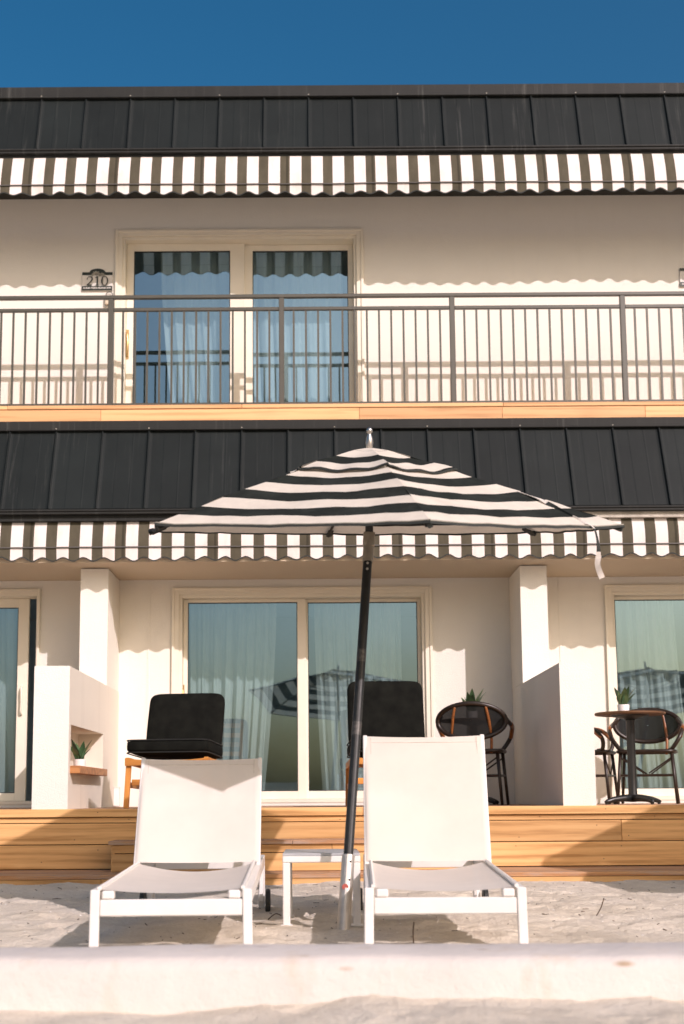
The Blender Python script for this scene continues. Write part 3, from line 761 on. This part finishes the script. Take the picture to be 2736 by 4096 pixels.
# ------------------------------------------------------------------ sun loungers
def lounger(name, label, loc, rz, top, seat_sag=0.045):
    """top = (dy, z) of the backrest head relative to the front of the frame"""
    T = thing(name, label, 'sun lounger', (0, 0, 0), 'sun loungers')
    W = 0.686; hw = W/2; L = 2.10; zr0, zr1 = 0.235, 0.285; yp = 1.36
    zr = lambda y: zr0+(zr1-zr0)*min(1.0, y/1.6)
    for s in (-1, 1):
        MB().bar((s*(hw-0.019), 0.036, zr(0)), (s*(hw-0.019), L, zr(L)), 0.036, 0.062).build('side_rail', 'white_metal', T, bevel=0.004)
        MB().bar((s*(hw-0.02), 0.016, 0.266), (s*(hw-0.02)+s*0.004, 0.012, -0.03), 0.04, 0.030, (0, 1, 0)).build('leg', 'white_metal', T, bevel=0.004)
        MB().bar((s*(hw-0.02), L, 0.30), (s*(hw-0.02), L+0.015, -0.03), 0.038, 0.04, (0, 1, 0)).build('leg', 'white_metal', T, bevel=0.004)
        w = MB()
        w.tube([(s*(hw+0.006), L-0.10, 0.05), (s*(hw+0.034), L-0.10, 0.05)], 0.075, 20)
        wo_ = w.build('wheel', 'rubber', T, bevel=0.006)
        MB().bar((s*(hw-0.02), L-0.10, 0.05), (s*(hw-0.02), L-0.03, 0.22), 0.02, 0.02).build('wheel_bracket', 'white_metal', T)
        MB().box(s*(hw-0.075)-0.026, s*(hw-0.075)+0.026, 0.000, 0.050, 0.226, 0.262).build('end_cap', 'white_metal', T, bevel=0.006)
    MB().box(-hw+0.040, hw-0.040, 0.004, 0.034, 0.155, 0.225).build('front_rail', 'white_metal', T, bevel=0.005)
    MB().box(-hw+0.038, hw-0.038, L-0.02, L+0.015, 0.235, 0.285).build('rear_rail', 'white_metal', T, bevel=0.004)
    si = hw-0.034
    def seat(u, v):
        yy = 0.012+v*(yp-0.04-0.012); x = (u-0.5)*2*si
        sag = seat_sag*(1-(2*u-1)**2)*(0.45+0.55*v)
        return (x, yy-0.02*(1-(2*u-1)**2)*(1-v)*-1, zr(yy)+0.034-sag)
    MB().grid(24, 26, seat).build('seat_sling', 'sling', T, smooth=True)
    for s in (-1, 1):
        MB().tube([(s*(si-0.004), 0.016+i*0.13, zr(0.016+i*0.13)+0.036) for i in range(11)], 0.010, 6).build('sling_track', 'white_metal', T)
    # back
    by, bz = yp, zr(yp)+0.028; ty, tz = top; bw = hw-0.012
    dv = Vector((0, ty-by, tz-bz)); ln = dv.length; d = dv.normalized(); nrm = Vector((0, -d.z, d.y))
    for s in (-1, 1):
        a = Vector((s*bw*0.985, by, bz))-nrm*0.014; b = a+d*(ln+0.010)
        MB().bar(a-d*0.02, b, 0.024, 0.034, nrm).build('back_rail', 'white_metal', T, bevel=0.004)
    MB().bar(Vector((-bw+0.02, by, bz))+d*(ln-0.03)-nrm*0.022, Vector((bw-0.02, by, bz))+d*(ln-0.03)-nrm*0.022, 0.022, 0.022).build('back_cross_rail', 'white_metal', T)
    MB().bar(Vector((-bw+0.02, by, bz))+d*0.10-nrm*0.03, Vector((bw-0.02, by, bz))+d*0.10-nrm*0.03, 0.022, 0.022).build('back_cross_rail', 'white_metal', T)
    MB().bar(Vector((0, by, bz))+d*(ln*0.55)+nrm*-0.05, (0, min(L-0.05, by+0.62), zr1+0.0), 0.02, 0.02).build('prop', 'white_metal', T)
    def back(u, v):
        x = (u-0.5)*2*(bw+0.004); dip = 0.02*(1-(2*u-1)**2)-0.019*max(0.0, 1-max(0, abs(2*u-1)-0.93)/0.07*1.0)**0.5
        e = v*ln - (0.010*(1-(2*u-1)**2) if v > 0.95 else 0)
        p = Vector((x, by, bz))+d*(e+0.004)-nrm*dip*math.sin(math.pi*min(1, v*0.8+0.2))
        return p
    bs = MB().grid(64, 20, back).build('back_sling', 'sling', T, smooth=True)
    for s in (-1, 1):
        a = Vector((s*(bw-0.036), by, bz))+d*0.006+nrm*0.0035; MB().bar(a, a+d*(ln-0.014), 0.005, 0.004, nrm).build('seam', 'strap_white', bs)
    a = Vector((-bw+0.03, by, bz))+d*(ln-0.036)+nrm*0.001; b = a.copy(); b.x = bw-0.03
    MB().bar(a, b, 0.004, 0.003, d).build('seam', 'strap_white', bs)
    T.location = loc; T.rotation_euler = (0, 0, rz)
    return T
lounger('sun_lounger', 'white sling sun lounger on the left, backrest lower', (-0.630, 5.40, 0), R(0.9), (1.66, 0.868))
lounger('sun_lounger', 'white sling sun lounger right of the umbrella pole, backrest more upright', (0.535, 5.40, 0), R(-1.9), (1.60, 0.985))

# ------------------------------------------------------------------ side table
ST = thing('side_table', 'small white metal side table between the two sun loungers', 'side table', (0.01, 6.78, 0))
tx0, tx1, ty0, ty1 = -0.188, 0.212, 6.50, 7.04
for a in (tx0+0.02, tx1-0.02):
    for b in (ty0+0.02, ty1-0.02):
        MB().box(a-0.019, a+0.019, b-0.019, b+0.019, -0.03, 0.318).build('leg', 'white_metal', ST, bevel=0.004)
        MB().box(a-0.03, a+0.03, b-0.03, b+0.03, -0.002, 0.008).build('foot', 'white_metal', ST, bevel=0.002)
MB().box(tx0, tx1, ty0, ty1, 0.319, 0.352).build('frame', 'white_metal', ST, bevel=0.004)
for k in range(5):
    a = ty0+0.004+k*0.1075
    MB().box(tx0+0.001, tx1-0.001, a, a+0.1045, 0.3525, 0.366).build('slat', 'table_top', ST, bevel=0.0025)

# ------------------------------------------------------------------ umbrella
def umbrella(label, loc):
    U = thing('patio_umbrella', label, 'umbrella', (0, 0, 0), 'striped beach umbrellas')
    C = Vector((0.172, 0.50, 2.116)); tilt = R(11.0)
    Mx = Matrix.Translation(C) @ Matrix.Rotation(R(0.4), 4, 'Y') @ Matrix.Rotation(tilt, 4, 'X')
    RR = 1.36; a0 = 111.0; ap = RR*math.cos(R(30))
    cs = [Vector((math.sin(R(a0+60*k)), math.cos(R(a0+60*k)), 0)) for k in range(6)]
    bandw = ap/10.35; rs_ = random.Random(5)
    def H(t): return 0.425*(1-t)**0.94*(1+0.05*math.sin(t*math.pi))
    def point(k, t, u, lift=0.0, wob=0.0):
        c0, c1 = cs[k], cs[(k+1) % 6]; d = c0.lerp(c1, u)
        q = 1-(2*u-1)**2
        p = d*RR*t*(1-0.022*q*t); z = H(t)-0.017*q*math.sin(math.pi*min(1, t))-0.010*q*t+lift
        z += wob*noise.noise(Vector((p.x*6, p.y*6, k)))
        return Mx @ Vector((p.x, p.y, z))
    # main canopy
    mb = MB(); att = []; NT, NU = 34, 14
    for k in range(6):
        b0 = len(mb.v)
        for i in range(NT+1):
            t = 0.10+0.90*i/NT
            for j in range(NU+1):
                mb.v.append(tuple(point(k, t, j/NU, 0, 0.010))); att.append((1-t)*ap/bandw)
        for i in range(NT):
            for j in range(NU):
                a = b0+i*(NU+1)+j; mb.f.append((a, a+NU+1, a+NU+2, a+1))
    def finish(mb, att, name, parent):
        me = bpy.data.meshes.new(name); me.from_pydata(mb.v, [], mb.f)
        for p in me.polygons: p.use_smooth = True
        at = me.attributes.new('band', 'FLOAT', 'POINT'); at.data.foreach_set('value', att)
        me.materials.append(M['canopy']); o = bpy.data.objects.new(name, me); link(o, parent); return o
    can = finish(mb, att, 'canopy', U)
    # rim binding
    bd = MB()
    for k in range(6):
        b0 = len(bd.v)
        for j in range(NU+1):
            p = point(k, 1.0, j/NU, 0, 0.010); out = (p-Mx.translation); out.z = 0; out.normalize()
            dz = 0.017+0.003*noise.noise(p*5)
            bd.v += [tuple(p+out*0.003+Vector((0, 0, 0.008))), tuple(p+out*0.006+Vector((0, 0, 0.008-dz)))]
        for j in range(NU): a = b0+2*j; bd.f.append((a, a+1, a+3, a+2))
    bd.build('rim_binding', 'binding', can)
    st = MB()
    for k in range(6):
        st.tube([tuple(point(k, 1.0, j/NU, 0.010, 0.010)+Vector((0, 0, -0.004))) for j in range(NU+1)], 0.003, 5)
    st.build('stitching', 'sign_grey', can)
    # vent canopy
    vb = MB(); att = []
    for k in range(6):
        b0 = len(vb.v)
        for i in range(15):
            t = 0.075+0.285*i/14+0.0
            for j in range(NU+1):
                u = j/NU; lf = 0.016+0.005*math.sin(u*math.pi*5+k*1.7)*(i/14)**2+(0.010*noise.noise(Vector((u*3, k*2.0, 1)))*(i/14))
                vb.v.append(tuple(point(k, t, u, lf, 0.012)))
                att.append(-1.0 if i >= 14 else (0.363-t)*ap/bandw+0.03)
        for i in range(14):
            for j in range(NU):
                a = b0+i*(NU+1)+j; vb.f.append((a, a+NU+1, a+NU+2, a+1))
    top = len(vb.v); vb.v.append(tuple(Mx @ Vector((0, 0, H(0.07)+0.036)))); att.append(2.6)
    for k in range(6):
        b0 = k*15*(NU+1)
        for j in range(NU): vb.f.append((top, b0+j, b0+j+1))
    vent = finish(vb, att, 'vent', can)
    hem = MB()
    for k in range(6):
        b0 = k*15*(NU+1)+14*(NU+1)
        hem.tube([Vector(vb.v[b0+j])+Vector((0, 0, -0.003)) for j in range(NU+1)], 0.0055, 6)
    hem.build('vent_hem', 'binding', vent)
    # ribs and stretchers
    hub = Mx @ Vector((0, 0, H(0.1)-0.05)); run = Mx @ Vector((0, 0, 0.07))
    for k in range(6):
        pts = [Mx @ Vector((cs[k].x*RR*t, cs[k].y*RR*t, H(t)-0.022)) for t in (0.03, 0.25, 0.5, 0.75, 0.985)]
        MB().tube(pts, 0.0085, 6).build('rib', 'black_metal', U)
        mid = pts[2]
        MB().tube([run, mid], 0.007, 6).build('stretcher', 'black_metal', U)
        e = pts[-1]; o_ = (e-pts[-2]).normalized()
        MB().tube([e-o_*0.05, e+o_*0.016], [0.010, 0.013], 8).build('rib_tip', 'binding', U)
        pk = MB(); s0 = (pts[-1]-pts[-2]).normalized()
        MB().bar(e-o_*0.09+Vector((0, 0, -0.004)), e+o_*0.004+Vector((0, 0, -0.008)), 0.035, 0.006).build('rib_pocket', 'binding', U)
    up = (Mx.to_3x3() @ Vector((0, 0, 1))).normalized()
    MB().tube([hub-up*0.05, hub+up*0.05], 0.034, 14).build('hub', 'black_metal', U)
    MB().tube([run-up*0.03, run+up*0.03], 0.034, 14).build('runner', 'black_metal', U)
    # pole: aluminium sleeve, black tube, tilt joint, upper tube
    Pb = Vector((0, 0, -0.10)); J = Mx @ Vector((0, 0, -0.045)); ax = (J-Vector((0, 0, 0))).normalized()
    A1 = ax*0.385; 
    MB().tube([Vector((0, 0, 0))-ax*0.1, A1], 0.032, 18).build('pole_sleeve', 'steel', U)
    pol = MB().tube([A1-ax*0.02, J-ax*0.145], 0.0245, 18).build('pole', 'black_metal', U)
    for h_ in (0.62, 1.02): MB().tube([ax*(A1.length+h_), ax*(A1.length+h_+0.07)], 0.0250, 18).build('worn_band', 'worn_black', pol)
    for h_ in (0.03, 0.12): MB().tube([ax*(A1.length-h_)+Vector((0.012, -0.030, 0)), ax*(A1.length-h_)+Vector((0.012, -0.034, 0))], 0.005, 8).build('screw_hole', 'black_metal', pol)
    MB().tube([J-ax*0.155, J-ax*0.02], 0.029, 18).build('tilt_sleeve', 'dull_steel', U)
    jt = MB(); jt.bar(J-ax*0.06, J+up*0.02, 0.064, 0.05, (0, 1, 0)); jt.build('tilt_joint', 'dull_steel', U, bevel=0.008, seg=2)
    MB().tube([J+up*0.02, Mx @ Vector((0, 0, 0.40))], 0.022, 16).build('upper_pole', 'black_metal', U)
    for h_ in (-0.165, -0.20): MB().tube([J+ax*h_+Vector((0, -0.022, 0)), J+ax*h_+Vector((0, -0.032, 0))], 0.007, 8).build('rivet', 'chrome', U)
    MB().tube([ax*0.23+Vector((-0.006, -0.0325, 0)), ax*0.23+Vector((-0.006, -0.0335, 0))], 0.016, 14).build('maker_label', 'red', U)
    # finial
    f0 = Mx @ Vector((0, 0, H(0.07)+0.03)); ay = up
    prof = [(0.014, 0.0), (0.019, 0.012), (0.021, 0.030), (0.017, 0.056), (0.010, 0.076), (0.009, 0.081), (0.015, 0.088), (0.0175, 0.098), (0.013, 0.109), (0.003, 0.114)]
    MB().tube([f0+ay*z for r, z in prof], [r for r, z in prof], 16).build('finial', 'chrome', U, smooth=True)
    # tie strap thrown over the right side
    k, base = 5, []
    th = 0.0
    path = []
    for t, u in ((0.60, 0.012), (0.66, 0.040), (0.72, 0.065), (0.79, 0.10), (0.87, 0.13), (0.94, 0.155), (1.0, 0.175)):
        path.append(point(0, t, u, 0.007+0.006*math.sin(t*19)))
    e = path[-1]
    path += [e+Vector((0.018, -0.02, -0.03)), e+Vector((0.030, -0.02, -0.09)), e+Vector((0.034, -0.01, -0.15)), e+Vector((0.026, -0.015, -0.205)), e+Vector((0.044, -0.02, -0.27))]
    sp = smooth_path(path, 5)
    for cut0, cut1, mt in ((0, 13, 'strap_white'), (13, 22, 'binding'), (22, 34, 'strap_white'), (34, 44, 'binding'), (44, len(sp)-1, 'strap_white')):
        rb = MB()
        for i in range(cut0, cut1+1):
            p = sp[i]; dd = (sp[min(i+1, len(sp)-1)]-sp[max(i-1, 0)]).normalized()
            tw = 1.1*math.sin(i*0.21+0.6); sd = dd.cross(Vector((0.25+0.8*tw, -1, 0.25+tw*0.6))).normalized()*(0.010 if i < 46 else 0.014)
            for q in (p-sd, p+sd): rb.v += [tuple(q), tuple(q+Vector((0, 0.002, -0.003)))]
            if i > cut0:
                b = len(rb.v)-8; rb.f += [(b, b+2, b+6, b+4), (b+1, b+5, b+7, b+3), (b, b+4, b+5, b+1), (b+2, b+3, b+7, b+6)]
        rb.build('tie_strap', mt, U)
    U.location = loc
    return U
um = umbrella('black and white striped umbrella on a leaning pole between the loungers', (0.115, 6.20, -0.008))
um2 = copy_tree(um); um2.location = (0.115+4.62, 6.20, -0.008)
um2['label'] = 'matching striped umbrella standing beyond the right edge of the picture'

# ------------------------------------------------------------------ teak lounge chairs with black cushions
def pillow(mb, c, ax, ay, az, w, d, h, e=0.22, n=12, puff=0.012):
    """rounded cushion: super-ellipsoid spanned by unit axes ax, ay, az"""
    c = Vector(c); ax, ay, az = Vector(ax), Vector(ay), Vector(az)
    def sg(x, p): return math.copysign(abs(x)**p, x)
    nu, nv = 48, 24; k = len(mb.v)
    for i in range(nv+1):
        ph = -math.pi/2+math.pi*i/nv
        for j in range(nu):
            th = 2*math.pi*j/nu
            x = sg(math.cos(ph), 0.42)*sg(math.cos(th), e); y = sg(math.cos(ph), 0.42)*sg(math.sin(th), e); z = sg(math.sin(ph), 0.42)
            p = c+ax*x*w/2+ay*y*d/2+az*z*(h/2+puff*(1-x*x)*(1-y*y))
            q = noise.noise(p*5.0)*0.008
            mb.v.append(tuple(p+az*q))
    for i in range(nv):
        for j in range(nu):
            j2 = (j+1) % nu; mb.f.append((k+i*nu+j, k+i*nu+j2, k+(i+1)*nu+j2, k+(i+1)*nu+j))
    return mb
def lounge_chair(label, loc, rz, rec=R(17), bh=0.50, group='teak lounge chairs with black cushions'):
    T = thing('lounge_chair', label, 'lounge chair', (0, 0, 0), group)
    W = 0.70; hw = W/2; d = 0.66
    for s in (-1, 1):
        MB().bar((s*(hw-0.022), 0.03, 0.36), (s*(hw-0.012), 0.0, 0), 0.042, 0.032, (0, 1, 0)).build('leg', 'chair_wood_v', T, bevel=0.004)
        MB().bar((s*(hw-0.022), d-0.02, 0.33), (s*(hw-0.022), d+0.06, 0), 0.042, 0.032, (0, 1, 0)).build('leg', 'chair_wood_v', T, bevel=0.004)
        MB().bar((s*(hw-0.02), -0.01, 0.385), (s*(hw-0.02), d, 0.345), 0.036, 0.055).build('side_rail', 'chair_wood', T, bevel=0.004)
        MB().bar((s*(hw-0.10), d-0.06, 0.36), (s*(hw-0.10), d-0.06+0.62*math.sin(rec), 0.36+0.62*math.cos(rec)), 0.034, 0.028, (0, 1, 0)).build('back_post', 'chair_wood_v', T, bevel=0.004)
        MB().bar((s*(hw-0.022), 0.04, 0.19), (s*(hw-0.022), d, 0.17), 0.022, 0.045).build('side_stretcher', 'chair_wood', T, bevel=0.003)
    MB().bar((-hw+0.05, 0.03, 0.21), (hw-0.05, 0.03, 0.21), 0.022, 0.05).build('front_stretcher', 'chair_wood', T, bevel=0.003)
    fr = MB()
    N = 12
    for i in range(N):
        x0, x1 = -hw+W*i/N, -hw+W*(i+1)/N
        zc = lambda x: 0.407-0.022*(1-(x/hw)**2)
        fr.add([(x0, -0.012, 0.345+0.006*(1-(x0/hw)**2)), (x1, -0.012, 0.345+0.006*(1-(x1/hw)**2)), (x1, -0.012, zc(x1)), (x0, -0.012, zc(x0)),
                (x0, 0.022, 0.345+0.006*(1-(x0/hw)**2)), (x1, 0.022, 0.345+0.006*(1-(x1/hw)**2)), (x1, 0.022, zc(x1)), (x0, 0.022, zc(x0))],
               [(0, 1, 2, 3), (5, 4, 7, 6), (3, 2, 6, 7), (0, 4, 5, 1)] + ([(0, 3, 7, 4)] if i == 0 else []) + ([(1, 5, 6, 2)] if i == N-1 else []))
    fr.build('front_rail', 'chair_wood', T)
    for k in range(6): MB().box(-hw+0.04, hw-0.04, 0.07+k*0.095, 0.07+k*0.095+0.055, 0.362-k*0.006, 0.378-k*0.006).build('slat', 'chair_wood', T, bevel=0.002)
    MB().box(-0.10, 0.10, 0.10, 0.135, 0.29, 0.345).build('under_block', 'chair_wood', T, bevel=0.003)
    for k in range(5):
        h_ = 0.12+k*0.11; yb, zb = d-0.06+h_*math.sin(rec), 0.36+h_*math.cos(rec)
        MB().bar((-hw+0.11, yb, zb), (hw-0.11, yb, zb), 0.014, 0.05).build('back_slat', 'chair_wood', T, bevel=0.002)
    sc_ = pillow(MB(), (0, 0.27, 0.485), (1, 0, 0), (0, 0.998, -0.06), (0, 0.06, 0.998), 0.70, 0.62, 0.125).build('seat_cushion', 'cushion', T, smooth=True)
    for dz in (0.05, -0.05):
        pp = [Vector((0, 0.27, 0.485))+Vector((0.348*math.copysign(abs(math.cos(t))**0.22, math.cos(t)), 0.308*math.copysign(abs(math.sin(t))**0.22, math.sin(t)), dz-0.06*0.308*math.copysign(abs(math.sin(t))**0.22, math.sin(t)))) for t in [2*math.pi*i/64 for i in range(64)]]
        MB().tube(pp, 0.0055, 5, closed=True).build('piping', 'piping', sc_)
    s_, c_ = math.sin(rec), math.cos(rec)
    cen = Vector((0, d-0.145, 0.50))+Vector((0, s_, c_))*(bh/2-0.02)
    bc = pillow(MB(), cen, (1, 0, 0), (0, s_, c_), (0, -c_, s_), 0.665, bh, 0.115).build('back_cushion', 'cushion', T, smooth=True)
    T.location = loc; T.rotation_euler = (0, 0, rz)
    return T
lounge_chair('teak lounge chair with black cushions on the deck behind the left lounger', (-1.235, 10.22, DZ), R(-9), bh=0.52)
lounge_chair('teak lounge chair with black cushions on the deck behind the umbrella pole', (0.62, 10.30, DZ), R(3), R(13), bh=0.62)

# ------------------------------------------------------------------ bistro chairs and tables
def bistro_chair(label, loc, rz):
    """faces -Y; the back loop is at +Y"""
    T = thing('bistro_chair', label, 'bistro chair', (0, 0, 0), 'dark rattan bistro chairs')
    sh = 0.475
    def seat(u, v):
        a = 2*math.pi*u; r = v; ex = 0.32
        x = 0.255*math.copysign(abs(math.cos(a))**ex, math.cos(a))*r; y = 0.215*math.copysign(abs(math.sin(a))**ex, math.sin(a))*r
        return (x, y, sh+0.008-0.012*(1-r*r))
    MB().grid(32, 5, seat).build('seat', 'mesh', T, smooth=True)
    rim = [(0.255*math.copysign(abs(math.cos(a))**0.32, math.cos(a)), 0.215*math.copysign(abs(math.sin(a))**0.32, math.sin(a)), sh) for a in [2*math.pi*i/40 for i in range(40)]]
    MB().tube(rim, 0.017, 8, closed=True).build('seat_ring', 'rattan', T, smooth=True)
    for s in (-1, 1):
        MB().tube([(s*0.225, -0.18, sh), (s*0.262, -0.22, 0)], [0.016, 0.013], 10).build('leg', 'rattan', T, smooth=True)
        MB().tube([(s*0.215, 0.175, sh), (s*0.255, 0.245, 0)], [0.016, 0.013], 10).build('leg', 'rattan', T, smooth=True)
        MB().tube([(s*0.242, -0.198, 0.26), (s*0.233, 0.207, 0.26)], 0.009, 8).build('stretcher', 'rattan', T)
        MB().tube([(s*0.228, -0.186, 0.42), (s*0.02, -0.197, 0.275)], 0.007, 6).build('brace', 'rattan', T)
        MB().tube([(s*0.218, 0.185, 0.42), (s*0.02, 0.205, 0.275)], 0.007, 6).build('brace', 'rattan', T)
        MB().tube(smooth_path([(s*0.165, 0.195, sh-0.02), (s*0.172, 0.225, 0.60), (s*0.155, 0.275, 0.76), (s*0.135, 0.292, 0.855)]), 0.013, 8).build('back_upright', 'bamboo', T, smooth=True)
        MB().tube(smooth_path([(s*0.275, 0.185, 0.78), (s*0.315, 0.06, 0.725), (s*0.325, -0.08, 0.685), (s*0.30, -0.175, 0.60), (s*0.235, -0.17, 0.50), (s*0.205, -0.12, sh+0.01)], 8), 0.019, 10).build('arm', 'rattan', T, smooth=True)
        MB().tube(smooth_path([(s*0.325, 0.02, 0.712), (s*0.327, -0.08, 0.686), (s*0.303, -0.172, 0.602)], 8), 0.0205, 10).build('arm_wrap', 'bamboo', T, smooth=True)
    MB().tube([(-0.242, -0.199, 0.26), (0.242, -0.199, 0.26)], 0.009, 8).build('stretcher', 'rattan', T)
    MB().tube([(-0.233, 0.208, 0.26), (0.233, 0.208, 0.26)], 0.009, 8).build('stretcher', 'rattan', T)
    def loop(a, k=1.0):
        x = 0.30*math.cos(a)*k; z = 0.735+0.150*math.sin(a)*k*(1.0 if math.sin(a) > 0 else 1.05)
        y = 0.285-0.9*x*x+0.16*(z-0.735)
        return (x, y, z)
    MB().tube([loop(2*math.pi*i/48) for i in range(48)], 0.021, 8, closed=True).build('back_loop', 'rattan', T, smooth=True)
    MB().grid(48, 6, lambda u, v: loop(2*math.pi*u, 0.02+0.96*v)).build('back_mesh', 'mesh', T, smooth=True)
    T.location = loc; T.rotation_euler = (0, 0, rz)
    return T
def bistro_table(label, loc, rz=0.0, r=0.305):
    T = thing('bistro_table', label, 'bistro table', (0, 0, 0), 'round bistro tables')
    h = 0.80
    MB().lathe([(0.0, h-0.022), (r-0.006, h-0.022), (r, h-0.016), (r, h-0.005), (r-0.005, h), (0.001, h)], 48).build('table_top', 'btop', T)
    MB().lathe([(0.035, h-0.060), (0.16, h-0.034), (0.165, h-0.0225)], 24).build('top_plate', 'iron', T)
    MB().lathe([(0.046, 0.045), (0.038, 0.075), (0.036, h-0.075), (0.044, h-0.060)], 20).build('column', 'iron', T, smooth=True)
    for k in range(4):
        a = math.pi/2*k+math.pi/4*0.35; c, s = math.cos(a), math.sin(a)
        pts = [(c*q, s*q, z) for q, z in ((0.0, 0.055), (0.10, 0.054), (0.20, 0.044), (0.27, 0.026), (0.288, 0.018))]
        MB().tube(pts, [0.036, 0.030, 0.024, 0.018, 0.012], 10).build('foot', 'iron', T, smooth=True)
        MB().lathe([(0.014, 0.0), (0.014, 0.012), (0.008, 0.018)], 10, (c*0.272, s*0.272, 0)).build('glide', 'iron', T)
    T.location = loc; T.rotation_euler = (0, 0, rz)
    return T
bistro_table('round bistro table behind the dark chair at the middle patio', (1.47, 11.85, DZ), 0.3)
bistro_table('round bistro table with a white potted plant on the right patio', (2.745, 11.0, DZ), 0.1)
bistro_chair('dark bistro chair seen from behind, beside the right lounger', (1.40, 11.20, DZ), R(180-14))
bistro_chair('dark bistro chair behind the right patio table', (3.04, 11.60, DZ), R(-18))
bistro_chair('dark bistro chair half hidden by the right partition wall', (2.52, 11.70, DZ), R(68))

# ------------------------------------------------------------------ potted snake plants
def potted_plant(label, loc, hp, rp, leaf_h, nleaf, seed, tilt=0.0):
    T = thing('potted_plant', label, 'potted plant', (0, 0, 0), 'snake plants in white pots'); rr = random.Random(seed)
    MB().lathe([(rp*0.90, 0), (rp*0.94, 0.003), (rp, hp-0.004), (rp*0.985, hp), (rp*0.9, hp), (rp*0.88, hp-0.012)], 28).build('pot', 'pot', T, smooth=False)
    MB().lathe([(rp*0.87, hp-0.02), (rp*0.87, hp-0.0125)], 20).build('soil', 'soil', T)
    for i in range(nleaf):
        a = 6.283*i/nleaf*1.9+rr.uniform(-.4, .4); ln = leaf_h*rr.uniform(0.62, 1.0) if i else leaf_h
        spread = rr.uniform(0.2, 0.72); w = 0.030*rr.uniform(0.8, 1.25)*(leaf_h/0.14)**0.6
        c, s = math.cos(a), math.sin(a); bx, by = c*rp*0.35, s*rp*0.35; tw = rr.uniform(-0.8, 0.8)
        mb = MB(); N = 9
        for q in range(N+1):
            t = q/N; r_ = spread*ln*t**1.5; z = hp-0.015+ln*(t-0.16*spread*t*t)
            ww = w*(0.55+1.5*t-2.05*t*t+0.02) if t < 0.98 else 0.001
            ww = max(ww, 0.0008); aa = a+math.pi/2+tw*t; ux, uy = math.cos(aa)*ww, math.sin(aa)*ww
            px, py = bx+c*r_, by+s*r_
            mb.v += [(px-ux, py-uy, z), (px-c*ww*0.35, py-s*ww*0.35, z-ww*0.1), (px+ux, py+uy, z)]
            if q:
                k = 3*q; mb.f += [(k-3, k-2, k+1, k), (k-2, k-1, k+2, k+1)]
        mb.build('leaf', 'leaf' if i % 3 else 'leaf2', T, smooth=True)
    T.location = loc
    return T
potted_plant('snake plant in a white pot on the ledge of the left partition wall', (-2.02, 10.62, 0.9185), 0.066, 0.052, 0.20, 9, 3)
potted_plant('snake plant in a white pot behind the middle patio chair', (1.455, 11.82, DZ+0.8005), 0.075, 0.055, 0.25, 12, 9)
potted_plant('snake plant in a white pot on the right patio table', (2.69, 11.0, DZ+0.8005), 0.070, 0.052, 0.195, 10, 21)
wb = thing('tea_light_holder', 'small plain white cup beside the potted plant on the ledge', 'cup', (-2.13, 10.28, 0.9185))
MB().lathe([(0.032, 0), (0.034, 0.004), (0.036, 0.066), (0.030, 0.066), (0.028, 0.03)], 20, (-2.13, 10.28, 0.9185)).build('cup_body', 'pot', wb)
ub = thing('outlet_box', 'white weatherproof outlet box at the foot of the left partition wall', 'outlet box', (-1.97, 12.28, DZ))
MB().box(-1.994, -1.94, 12.24, 12.32, DZ+0.002, DZ+0.185).build('case', 'pot', ub, bevel=0.004)
MB().box(-1.994, -1.934, 12.235, 12.325, DZ+0.1855, DZ+0.193).build('lid', 'pot', ub, bevel=0.002)

# ------------------------------------------------------------------ beach litter
lit = MB(); rr = random.Random(12)
for i in range(520):
    x, y = rr.uniform(-3.0, 3.2), rr.uniform(4.7, 9.28); z = ground_z(x, y); a = rr.uniform(0, 6.28); l = rr.choice((0.003, 0.004, 0.006, 0.008, 0.018)); w = 0.0018+0.10*l*rr.random()
    c, s = math.cos(a), math.sin(a); t = rr.uniform(-.3, .5)
    lit.bar((x-c*l, y-s*l, z+0.002), (x+c*l, y+s*l, z+0.004+t*l*0.6), w*1.6, w)
tag(lit.build('beach_litter', 'debris'), 'scattered dark twigs and seaweed bits on the sand', kind='stuff')
shl = MB()
for i in range(330):
    x, y = rr.uniform(-3.0, 3.2), rr.uniform(4.7, 9.28); z = ground_z(x, y); r_ = rr.uniform(0.003, 0.009)
    shl.add([(x-r_, y, z), (x, y-r_, z+0.001), (x+r_, y, z), (x, y+r_, z+0.001), (x, y, z+r_*0.8)], [(0, 1, 4), (1, 2, 4), (2, 3, 4), (3, 0, 4)])
tag(shl.build('shell_fragments', 'shell'), 'pale shell fragments sprinkled over the sand', kind='stuff')
for i, (x, y, pts) in enumerate([(1.50, 6.9, ((0, 0, 0), (0.03, 0.02, 0.04), (0.05, 0.03, 0.09))), (0.42, 5.72, ((0, 0, 0), (0.0, 0.01, 0.05), (0.005, 0.02, 0.09))), (-0.28, 6.95, ((0, 0, 0), (0.04, 0.0, 0.03), (0.07, 0.02, 0.02)))]):
    z = ground_z(x, y)
    o = MB().tube(smooth_path([(x+a, y+b, z+c) for a, b, c in pts], 4), 0.003, 5).build('twig', 'debris')
    tag(o, ['bare twig poking out of the sand right of the right lounger', 'thin twig standing under the right lounger', 'crooked twig lying near the left lounger wheel'][i], 'twig')
